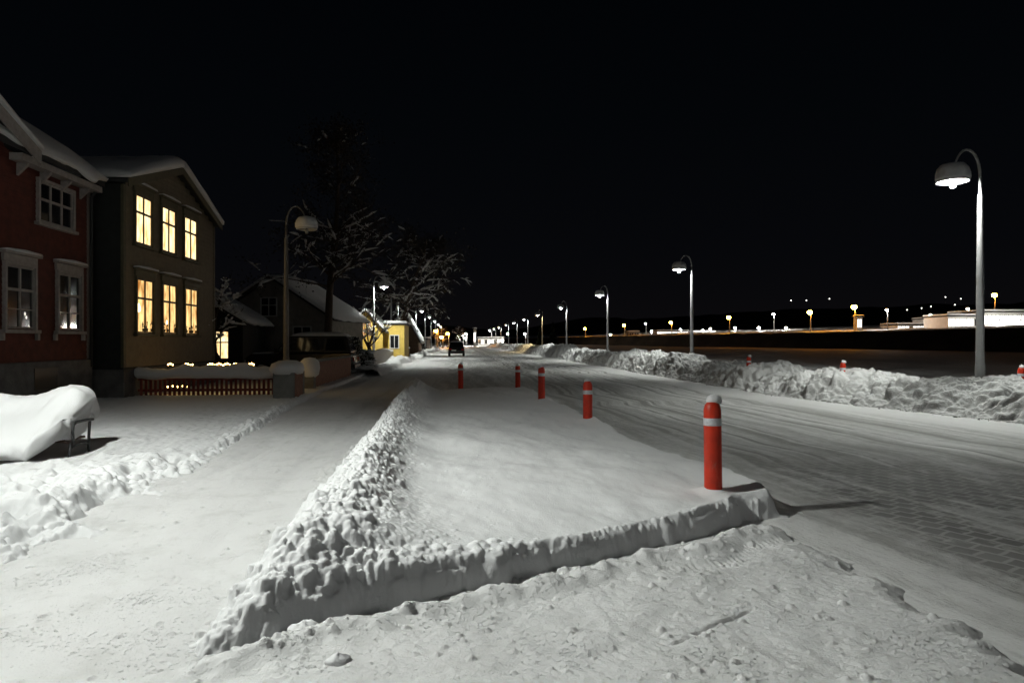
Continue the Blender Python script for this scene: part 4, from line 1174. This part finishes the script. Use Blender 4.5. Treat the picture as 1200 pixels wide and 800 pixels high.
q = P(429, 400, 36); bush('snowy_bush', (q[0], q[1], 0), 'small bush plastered with bright snow beside the pavement', .55, 1.25, 5)
q = P(414, 400, 34.5); bush('dark_shrub', (q[0], q[1], 0), 'dark twiggy shrub at the rear of the black parked car, snow on tips', .6, 1.9, 6, 1500, M['hedge'], 45, (.04, .1))


# ------------------------------------------------------------------ houses further up the street
def gable_house(name, label, c, w, dep, ze, zr, wall_m, axis_rz, snow=.25, windows=(), wm=None):
    """gable end faces local -y"""
    h = empty(name, (c[0], c[1], 0), label, 'house', rz=axis_rz)
    MB().prism([(-w / 2, 0), (w / 2, 0), (w / 2, ze), (0, zr), (-w / 2, ze)], 'y', 0, dep).build('wall', wall_m, h)
    k = (zr - ze) / (w / 2)
    for s in (1, -1):
        xe = s * (w / 2 + .3); z2 = ze - .3 * k
        r = MB().add([(xe, -.35, z2 + .03), (xe, dep + .3, z2 + .03), (0, dep + .3, zr + .03), (0, -.35, zr + .03), (xe, -.35, z2 + .15), (xe, dep + .3, z2 + .15), (0, dep + .3, zr + .15), (0, -.35, zr + .15)],
                     [(0, 1, 2, 3), (4, 7, 6, 5), (0, 4, 5, 1), (3, 2, 6, 7), (0, 3, 7, 4), (1, 5, 6, 2)]).build('roof', M['roof_dark'], h)
        slab_on_roof([(xe, -.4, z2 + .155), (xe, dep + .3, z2 + .155), (0, dep + .3, zr + .155), (0, -.4, zr + .155)], snow, 40 + s, .08, .05).build('snow_cover', M['snow_roof'], r, True)
    for (x0, x1, z0, z1, pm) in windows:
        f = MB().box(x0 - .07, -.05, z0 - .07, x1 + .07, -.003, z0).box(x0 - .07, -.05, z1, x1 + .07, -.003, z1 + .07).box(x0 - .07, -.05, z0, x0, -.003, z1).box(x1, -.05, z0, x1 + .07, -.003, z1).box((x0 + x1) / 2 - .03, -.04, z0, (x0 + x1) / 2 + .03, -.004, z1).box(x0, -.038, (z0 * .4 + z1 * .6) - .03, x1, -.0045, (z0 * .4 + z1 * .6) + .03).build('window', wm or M['white_paint'], h)
        MB().add([(x0, -.0035, z0), (x1, -.0035, z0), (x1, -.0035, z1), (x0, -.0035, z1)], [(0, 1, 2, 3)]).build('pane', pm, f)
    return h


q = P(318, 400, 40)
gable_house('cottage', 'grey gabled cottage with snowy roof behind the dark tree', q, 7.4, 5.2, 3.0, 5.35, M['grey_wall'], -math.radians(12), .3, ((-.6, .3, 3.2, 4.2, M['glass_dark']), (1.4, 2.4, 1.1, 2.5, M['glass_dark'])))
q = P(256, 400, 33.5)
gable_house('outbuilding', 'small dark outbuilding with one bright lit window past the olive house', (q[0] - 1.2, q[1] + .2), 4.6, 4, 2.6, 4.0, M['dark_clad'], 0, .25, ((.86, 1.6, .85, 2.15, M['room_bright']),), M['frame_dark'])
q = P(430, 400, 53)
yh = gable_house('yellow_house', 'bright yellow gabled house lit by the street lamp', (q[0] - .1, q[1]), 2.6, 5, 2.6, 4.0, M['yellow_wall'], 0, .16, ((-.45, .45, 2.1, 3.2, M['brown_wall']),), M['yellow_wall'])
m = MB()
for k in range(18): m.box(-1.26 + k * .145, -.03, .1, -1.23 + k * .145, -.004, 2.0)
m.build('batten', M['yellow_wall'], yh)
m = MB(); m.blob((-.75, -.16, 2.35), .09, 8, 6, (1, 1, 1.2), 0); wl = m.build('wall_lamp', emit('warm_wall_lamp', (1, .62, .22), 330), yh); MB().box(-.80, -.22, 2.47, -.70, -.004, 2.52).build('bracket', M['iron'], wl)  # unseen lamp added for warm light on the gable and garden tree
m = MB(); m.box(1.32, 1.0, 0, 2.9, 6, 3.0).build('side_wing', M['yellow_wall'], yh)
m = MB(); m.box(1.25, .9, 3.003, 3.05, 6.1, 3.12); r_ = m.build('wing_roof', M['roof_dark'], yh); f_ = MB().box(1.75, .93, 1.1, 2.5, .996, 2.2).build('window', M['white_paint'], yh); MB().box(1.82, .925, 1.17, 2.1, .9295, 2.13).box(2.15, .925, 1.17, 2.43, .9295, 2.13).build('pane', M['glass_dark'], f_); MB().prism([(1.2, 3.125), (3.1, 3.125), (3.0, 3.3), (1.35, 3.34)], 'y', .85, 6.1).build('snow_cover', M['snow_roof'], r_, True)
q = P(476, 400, 84)
gable_house('brown_house', 'brown gabled house with steep snow edged roof beyond the white fence', (q[0] - .3, q[1]), 3.6, 8, 1.9, 5.2, M['brown_wall'], 0, .3, ((-.4, .4, 1.0, 2.1, M['glass_dark']),))
q = P(475, 416, 62)
t = empty('wall_pier', (q[0], q[1], 0), 'square brown masonry pier before the brown gabled house', 'pillar')
MB().box(-.38, -.3, -.05, .38, .3, 1.05).build('shaft', M['brown_wall'], t, bevel=.02); MB().box(-.42, -.34, 1.052, .42, .34, 1.17).build('snow_cap', M['snow_roof'], t, bevel=.05)
# the white fence by the yellow house
wf = empty('white_fence', (-5, 42, 0), 'white board fence along the pavement before the yellow house', 'fence')
for k in range(92):
    y = k * .18; z = 1.02 + .12 * math.sin(k * .06)
    MB().prism([(y - .06, .05), (y + .06, .05), (y + .06, z), (y, z + .08), (y - .06, z)], 'x', -.012, .012).build('picket', M['white_fence'], wf)
for z in (.35, .85): MB().box(-.05, -.05, z, -.0125, 16.5, z + .09).build('rail', M['white_fence'], wf)
# its return along the garden edge, toward the house
for k in range(7): MB().box(-.15 - k * .17, -.012, .05, -.04 - k * .17, .012, 1.05 + .03 * (k % 2)).build('picket', M['white_fence'], wf)


# ------------------------------------------------------------------ the car on the road
def car(loc, rz, label, H=1.6, L=4.4, W=1.8, suv=False, snow=.1):
    t = empty('parked_car', loc, label, 'car', None, rz); h = L / 2; zb = .95 if not suv else 1.12
    prof = [(-h + .05, .38), (-h, .65), (-h + .08, zb - .1), (-h + .2, zb), (h - .25, zb - .08), (h - .02, zb - .25), (h, .5), (h - .12, .34), (h - .42, .34), (h - .55, .62), (h - .75, .70), (h - .95, .62), (h - 1.1, .3), (-h + 1.2, .3), (-h + 1.05, .62), (-h + .85, .70), (-h + .65, .62), (-h + .5, .34)]
    MB().prism(prof, 'x', -W / 2, W / 2).build('body', M['car_paint'], t, bevel=.07, seg=3)
    yr, yf = (-h + .12, h - 1.25); yrt, yft = (-h + (.35 if suv else .75), h - 2.0)
    lo = [(-W / 2 + .04, yr), (W / 2 - .04, yr), (W / 2 - .04, yf), (-W / 2 + .04, yf)]; hi = [(-W / 2 + .2, yrt), (W / 2 - .2, yrt), (W / 2 - .2, yft), (-W / 2 + .2, yft)]
    MB().add([(x, y, zb - .03) for x, y in lo] + [(x, y, H) for x, y in hi], [(0, 3, 2, 1), (4, 5, 6, 7), (0, 1, 5, 4), (1, 2, 6, 5), (2, 3, 7, 6), (3, 0, 4, 7)]).build('cabin', M['car_paint'], t, bevel=.07, seg=3)
    def at_(side, u, v):   # a point on a cabin face, pushed 4 mm out
        a = {'r': (lo[0], lo[1], hi[0], hi[1]), 'f': (lo[3], lo[2], hi[3], hi[2]), 'p': (lo[1], lo[2], hi[1], hi[2]), 'd': (lo[0], lo[3], hi[0], hi[3])}[side]
        p = [(a[0][k] * (1 - u) + a[1][k] * u) * (1 - v) + (a[2][k] * (1 - u) + a[3][k] * u) * v for k in (0, 1)]
        o_ = {'r': (0, -.006), 'f': (0, .006), 'p': (.006, 0), 'd': (-.006, 0)}[side]
        return (p[0] + o_[0], p[1] + o_[1], zb - .03 + (H - zb + .03) * v)
    for nm, side, cells in (('rear_window', 'r', ((.1, .9),)), ('windscreen', 'f', ((.06, .94),)), ('side_window', 'p', ((.06, .34), (.38, .64), (.68, .95))), ('side_window', 'd', ((.06, .34), (.38, .64), (.68, .95)))):
        for u0, u1 in cells:
            MB().add([at_(side, u0, .16), at_(side, u1, .16), at_(side, u1, .86), at_(side, u0, .86)], [(0, 1, 2, 3)]).build(nm, M['glass_dark'], t)
    for s_ in (-1, 1):
        for y in (-h + .85, h - .76):
            o = MB().tube([(s_ * (W / 2 - .2), y, .35), (s_ * (W / 2 + .02), y, .35)], .35, 22).build('wheel', M['tyre'], t); MB().tube([(s_ * (W / 2 + .015), y, .35), (s_ * (W / 2 + .032), y, .35)], .22, 14).build('rim', M['lamp_metal'], o)
        MB().box(min(s_ * (W / 2 - .04), s_ * (W / 2 - .36)), -h - .02, .70, max(s_ * (W / 2 - .04), s_ * (W / 2 - .36)), -h + .1, .88).build('tail_lamp', M['tail'], t, bevel=.02)
        MB().box(min(s_ * (W / 2 - .08), s_ * (W / 2 - .42)), h - .1, .62, max(s_ * (W / 2 - .08), s_ * (W / 2 - .42)), h + .02, .78).build('headlight', M['plate'], t, bevel=.02)
        MB().box(min(s_ * W / 2, s_ * (W / 2 + .18)), yf - .25, zb + .02, max(s_ * W / 2, s_ * (W / 2 + .18)), yf - .12, zb + .17).build('wing_mirror', M['car_paint'], t, bevel=.02)
    MB().box(-.55, -h - .025, .62, -.05, -h - .002, .74).build('number_plate', M['plate'], t)
    MB().box(-W / 2 + .03, -h - .06, .36, W / 2 - .03, -h + .02, .55).build('bumper', M['dark_cap'], t, bevel=.03)
    MB().box(-W / 2 + .03, h - .02, .36, W / 2 - .03, h + .06, .55).build('bumper', M['dark_cap'], t, bevel=.03)
    def cover(x0, x1, y0, y1, z, th, sd):
        vs = []; n, m_ = 14, 20
        for i in range(m_):
            for k in range(n):
                u, v = k / (n - 1), i / (m_ - 1); e = (min(u, 1 - u, v, 1 - v) * 6); e = min(1, e) ** .5
                vs.append((x0 + (x1 - x0) * u, y0 + (y1 - y0) * v, z + .004 + th * e * (1 + .5 * float(vn(np.array([u * 3]), np.array([v * 4]), sd)[0]))))
        N_ = len(vs); vs += [(p[0], p[1], z + .002) for p in vs]
        fs = [(i * n + k, i * n + k + 1, i * n + k + n + 1, i * n + k + n) for i in range(m_ - 1) for k in range(n - 1)]
        fs += [(N_ + f[0], N_ + f[3], N_ + f[2], N_ + f[1]) for f in fs]
        ring = [k for k in range(n)] + [i * n + n - 1 for i in range(1, m_)] + [(m_ - 1) * n + k for k in range(n - 2, -1, -1)] + [i * n for i in range(m_ - 2, 0, -1)]
        fs += [(ring[k], ring[(k + 1) % len(ring)], N_ + ring[(k + 1) % len(ring)], N_ + ring[k]) for k in range(len(ring))]
        MB().add(vs, fs).build('snow_cover', M['snow_roof'], t, True)
    cover(-W / 2 + .2, W / 2 - .2, yrt, yft, H, snow, 5)
    if suv: cover(-W / 2 + .1, W / 2 - .1, yf + .15, h - .3, zb - .06, .06, 6)
    return t
car((0.0, 79, 0), 0, 'dark car standing in the middle of the far road')
car((-7.25, 33.3, 0.05), PI / 2, 'black high roofed car with snowy roof parked behind the brick wall', 1.88, 4.95, 1.95, True, .16)


# ------------------------------------------------------------------ orange glow at the end of the street
def sodium(px, py, d, label, zb=None, m='sodium', r=.34, grp='orange lamps above the dark embankment', pole=True):
    q = P(px, py, d); zb = plateau_z(d) - .4 if zb is None else zb
    t = empty('sodium_lamp' if m == 'sodium' else 'area_lamp', (q[0], q[1], zb), label, 'lamp', grp)
    if pole: MB().lathe([(.13, 0), (.08, max(1, q[2] - zb - .1)), (.02, max(1.05, q[2] - zb))], n=8).build('pole', M['lamp_metal'], t, True)
    k = MB(); k.blob((-.35, -.2, q[2] - zb), r, 10, 8, (1, 1, .8), 0); k.build('bulb', M[m], t, True)
    MB().lathe([(.2, .0), (r * 1.25, -.12), (r * .6, .22), (.05, .26)][::1], (-.35, -.2, q[2] - zb + r * .85), 10).build('hood', M['lamp_metal'], t, True)
    return t


SL = [(950, 366, 172), (1002, 360, 158), (855, 372, 212), (787, 378, 255), (1166, 346, 176), (732, 381, 300), (686, 385, 350)]
SN = ['tall orange lamp on a visible pole above the embankment', 'orange lamp above the bright white kiosk', 'orange lamp shining between the second tall lamp and the pole lamp', 'orange lamp just left of the second tall street lamp', 'orange lamp above the bright white building', 'orange lamp just right of the third tall street lamp', 'faint orange lamp left of the third tall street lamp']
for (a, nme) in zip(SL, SN): sodium(*a, nme, r=.6)
WL = [(1172, 377, 142, 'floodlight before the left part of the long bright white building'), (1196, 377, 142, 'floodlight before the right part of the long bright white building'), (1040, 363, 165, 'white lamp on a mast left of the low pale sheds'), (1091, 369, 190, 'white lamp beside the low pale sheds, small'), (907, 368, 260, 'white lamp on a mast left of the tall orange pole lamp'), (922, 384, 250, 'low white lamp under the mast lamp'), (890, 384, 250, 'low white lamp left of the mast lamp'), (862, 384, 300, 'short lamp under the orange lamp beside the second tall lamp'),
      (833, 385, 330, 'low white lamp among the lit sheds, right of the second tall lamp'), (824, 387, 330, 'low white lamp nearest the second tall lamp pole'), (798, 386, 340, 'low white lamp among the lit sheds below the orange lamp'), (778, 387, 350, 'low white lamp at the left end of the lit sheds'), (764, 388, 360, 'low white lamp beside the pale hut'), (757, 379, 380, 'small high white lamp above the pale hut'), (716, 392, 400, 'small white lamp beside the third tall lamp pole'), (1135, 362, 160, 'lamp on the roof edge left of the bright white building')]
for px, py, d, lb in WL: sodium(px, py, d, lb, None, 'white_lamp', .3 if d < 200 else .42, 'white lamps above the dark embankment')
for px, py, d, lb in ((927, 352, 640, 'left of the pair of hillside lights above the pole lamp'), (945, 352, 640, 'hillside light just right of its twin above the pole lamp'), (972, 350, 640, 'lone hillside light between the two brightest orange lamps'), (1063, 363, 640, 'hillside light at the lower end of the rising row'), (1080, 361, 640, 'second hillside light of the rising row'), (1091, 359, 640, 'third hillside light of the rising row'), (1119, 357, 640, 'hillside light near the upper end of the rising row'), (1126, 350, 650, 'hillside light highest above the low pale sheds'), (1108, 348, 650, 'dim hillside light left of the highest one')):
    q = P(px, py, d); t = empty('hillside_light', q, 'small white ' + lb, 'lamp', 'small lights on the dark hillside')
    m = MB(); m.blob((0, 0, 0), .55, 8, 6, (1, 1, 1), 0); m.build('bulb', M['candle'] if False else M['shop_lit'], t, True); MB().box(-.12, -.1, -6, .12, .12, -.5).build('pole', M['lamp_metal'], t)
# end-of-street lamps and lit trees
for px, py, d, lb in ((512, 388, 185, 'orange lamp left of the glowing trees at the end of the street'), (526, 391, 190, 'orange lamp behind the glowing trees, right of its twin'), (519, 395, 175, 'low orange lamp between the glowing trees')):
    sodium(px, py, d, lb, 0, 'sodium', .42, 'orange lamps at the end of the street')
for i, (px, d, hgt, lb) in enumerate(((513, 196, 5.5, 'glowing bare tree at the end of the street, left of three'), (524, 205, 6.0, 'glowing bare tree at the end of the street, middle of three'), (536, 215, 6.5, 'glowing bare tree at the end of the street, right of three'))):
    q = P(px, 400, d); tree('street_tree', (q[0], q[1], 0), lb, random.Random(60 + i), hgt, 3.2, .14, .4, leaf=900, leaf_m=M['bark_light'], bark=M['bark_light'], n1=12, levels=2, first=.25, leafs=.18, snow_r=(.15, .3), group='glowing trees at the end of the street')
for i, (px, py, d, lb) in enumerate(((539, 394, 240, 'lit lamp just right of the glowing trees'), (543, 392, 245, 'lit lamp in the tight cluster above the far car'), (547, 391, 250, 'lit lamp at the top right of the cluster above the car'), (546, 396, 235, 'lit lamp low in the cluster above the car'), (596, 391, 260, 'left lamp of the warm pair beyond the far bank'), (590, 398, 250, 'low warm lamp beyond the far bank'), (616, 391, 280, 'warm lamp by the far conifers'))):
    sodium(px, py, d, lb, 0, 'white_lamp', .34, 'lamps at the far end of the road')


def conifer(px, d, h, lb, seed):
    rg = random.Random(seed); q = P(px, 400, d); t = empty('conifer', (q[0], q[1], 0), lb, 'tree', 'conifers beyond the bank')
    MB().lathe([(.2, 0), (.12, h * .6), (.02, h)], n=8).build('trunk', M['bark'], t, True); m = MB()
    for k in range(420):
        z = h * (.12 + .88 * rg.random()); r = (1 - z / h) * h * .26 * rg.uniform(.5, 1.1) + .1; a = rg.uniform(0, 6.28)
        c, s = math.cos(a), math.sin(a); m.add([(0, 0, z), (r * c - .3 * s, r * s + .3 * c, z - r * .35), (r * 1.1 * c, r * 1.1 * s, z - r * .5), (r * c + .3 * s, r * s - .3 * c, z - r * .35)], [(0, 1, 2, 3)])
    m.build('crown', M['conifer'], t)
for px, d, h, lb, sd in ((633, 170, 5.5, 'dark conifer beside the warm yellow street lamp, shorter'), (647, 165, 6.2, 'taller pale conifer left of the fourth street lamp', ), ) if False else ((633, 170, 5.5, 'shorter dark conifer beside the warm yellow street lamp', 1), (648, 165, 6.4, 'taller conifer left of the fourth street lamp', 2)):
    conifer(px, d, h, lb, sd)


# ------------------------------------------------------------------ buildings above the embankment
def shed(px0, px1, ptop, d, label, zb, dep=10, lit=.6, cat='building', name='terminal_building', nwin=10, roof_snow=.4, wall=None):
    a, b_ = P(px0, ptop, d), P(px1, ptop, d); L = math.hypot(b_[0] - a[0], b_[1] - a[1]); zt = a[2] - zb
    t = empty(name, (a[0], a[1], zb), label, cat, rz=math.atan2(b_[1] - a[1], b_[0] - a[0]))
    MB().box(0, 0, -1, L, dep, zt).build('wall', wall or M['white_wall'], t)
    MB().box(-.3, -.4, zt + .003, L + .3, dep + .3, zt + .3).build('roof', M['roof_dark'], t); MB().box(-.25, -.38, zt + .304, L + .25, dep, zt + .3 + roof_snow).build('snow_cover', M['snow_roof'], t, bevel=.1)
    for k in range(nwin):
        x0 = L * (k + .14) / nwin; x1 = L * (k + .86) / nwin
        f = MB().box(x0 - .06, -.06, zt * .28 - .06, x1 + .06, -.004, zt * .28).box(x0 - .06, -.06, zt * .82, x1 + .06, -.004, zt * .82 + .06).box((x0 + x1) / 2 - .04, -.05, zt * .28, (x0 + x1) / 2 + .04, -.004, zt * .82).build('window', M['white_paint'], t)
        MB().add([(x0, -.005, zt * .28), (x1, -.005, zt * .28), (x1, -.005, zt * .82), (x0, -.005, zt * .82)], [(0, 1, 2, 3)]).build('pane', M['shop_lit'] if R.random() < lit else M['glass_dark'], f)
    return t
shed(1152, 1222, 366, 150, 'long bright white building at the right, above the embankment', 4.3, 12, 1.0, nwin=14)
shed(1111, 1150, 371, 152, 'low white flat building with lit windows left of the lamp pole', 4.3, 9, .7, nwin=9)
shed(1052, 1088, 381, 175, 'low pale shed at the embankment edge under the rising row of lights', 4.3, 8, .9, nwin=8)
shed(1088, 1112, 374, 200, 'pale shed behind the lower one beside the flat white building', 4.3, 8, .4, nwin=5)
shed(1004, 1010.5, 371, 158, 'narrow bright white kiosk beneath an orange lamp', 4.0, 1.4, 1.0, name='kiosk', cat='kiosk', nwin=1, roof_snow=.1)
shed(770, 806, 388, 330, 'long low lit shed left of the second tall lamp', 4.3, 10, 1.0, nwin=12)
shed(812, 838, 389, 335, 'low lit shed right of the second tall lamp pole', 4.3, 10, .9, nwin=8)
shed(754, 762, 392, 345, 'small pale hut at the left end of the lit sheds', 4.0, 4, 1.0, name='hut', cat='hut', nwin=1)
shed(737, 749, 389, 320, 'dim grey hut below the orange lamp', 4.0, 6, .0, name='hut', cat='hut', nwin=2, wall=M['grey_wall'])
shed(555, 557.5, 386, 230, 'slim pale tower at the far end of the road', 0, 2, .5, name='tower', cat='tower', nwin=1)
shed(560, 590, 396.5, 270, 'low warm lit building at the far end of the road', 0, 6, .6, nwin=8)
shed(486, 500, 398, 150, 'pale wall-like shed on the left behind the lamps', 0, 6, 0, nwin=3, wall=M['grey_wall'])
shed(1060, 1180, 366, 600, 'snowy terrace road building', 10, 10, 0, nwin=1) if False else None

# ------------------------------------------------------------------ camera, world, render
cam = bpy.data.cameras.new('Camera'); co = bpy.data.objects.new('Camera', cam); COL.objects.link(co)
co.location = (0, 0, CAMH); co.rotation_euler = (PI / 2, 0, -YAW)
cam.sensor_width = 36; cam.lens = 24; cam.clip_end = 6000; cam.clip_start = .05
sc.camera = co

w = bpy.data.worlds.new('World'); sc.world = w; w.use_nodes = True
nt = w.node_tree; bg = nt.nodes['Background']
sky = nt.nodes.new('ShaderNodeTexSky'); sky.sky_type = 'NISHITA'; sky.sun_disc = False; sky.sun_elevation = math.radians(-4); sky.sun_rotation = math.radians(200)
tc = nt.nodes.new('ShaderNodeTexCoord'); sp = nt.nodes.new('ShaderNodeSeparateXYZ'); nt.links.new(tc.outputs['Generated'], sp.inputs[0])
rp = nt.nodes.new('ShaderNodeValToRGB'); cr = rp.color_ramp; nt.links.new(sp.outputs[2], rp.inputs[0])
cr.elements[0].position = 0.0; cr.elements[0].color = (.0035, .0030, .0034, 1)
cr.elements[1].position = 1.0; cr.elements[1].color = (.0004, .0006, .0012, 1)
for p_, c_ in ((.04, (.0030, .0028, .0034)), (.12, (.0020, .0022, .0030)), (.3, (.0010, .0015, .0022)), (.45, (.0006, .0010, .0016))):
    e = cr.elements.new(p_); e.color = (*c_, 1)
ad = nt.nodes.new('ShaderNodeVectorMath'); ad.operation = 'MULTIPLY_ADD'; ad.inputs[1].default_value = (.002, .002, .002)
nt.links.new(sky.outputs[0], ad.inputs[0]); nt.links.new(rp.outputs[0], ad.inputs[2]); nt.links.new(ad.outputs[0], bg.inputs[0]); bg.inputs[1].default_value = 1.0

vs = sc.view_settings; vs.view_transform = 'Standard'; vs.look = 'None'; vs.exposure = 0; vs.gamma = 1; vs.use_curve_mapping = False
sc.render.engine = 'CYCLES'; cy = sc.cycles
cy.use_denoising = True; cy.use_adaptive_sampling = False; cy.max_bounces = 8; cy.diffuse_bounces = 6; cy.glossy_bounces = 2; cy.transmission_bounces = 2
cy.sample_clamp_indirect = 3; cy.caustics_reflective = False; cy.caustics_refractive = False
try: cy.use_light_tree = True
except Exception: pass
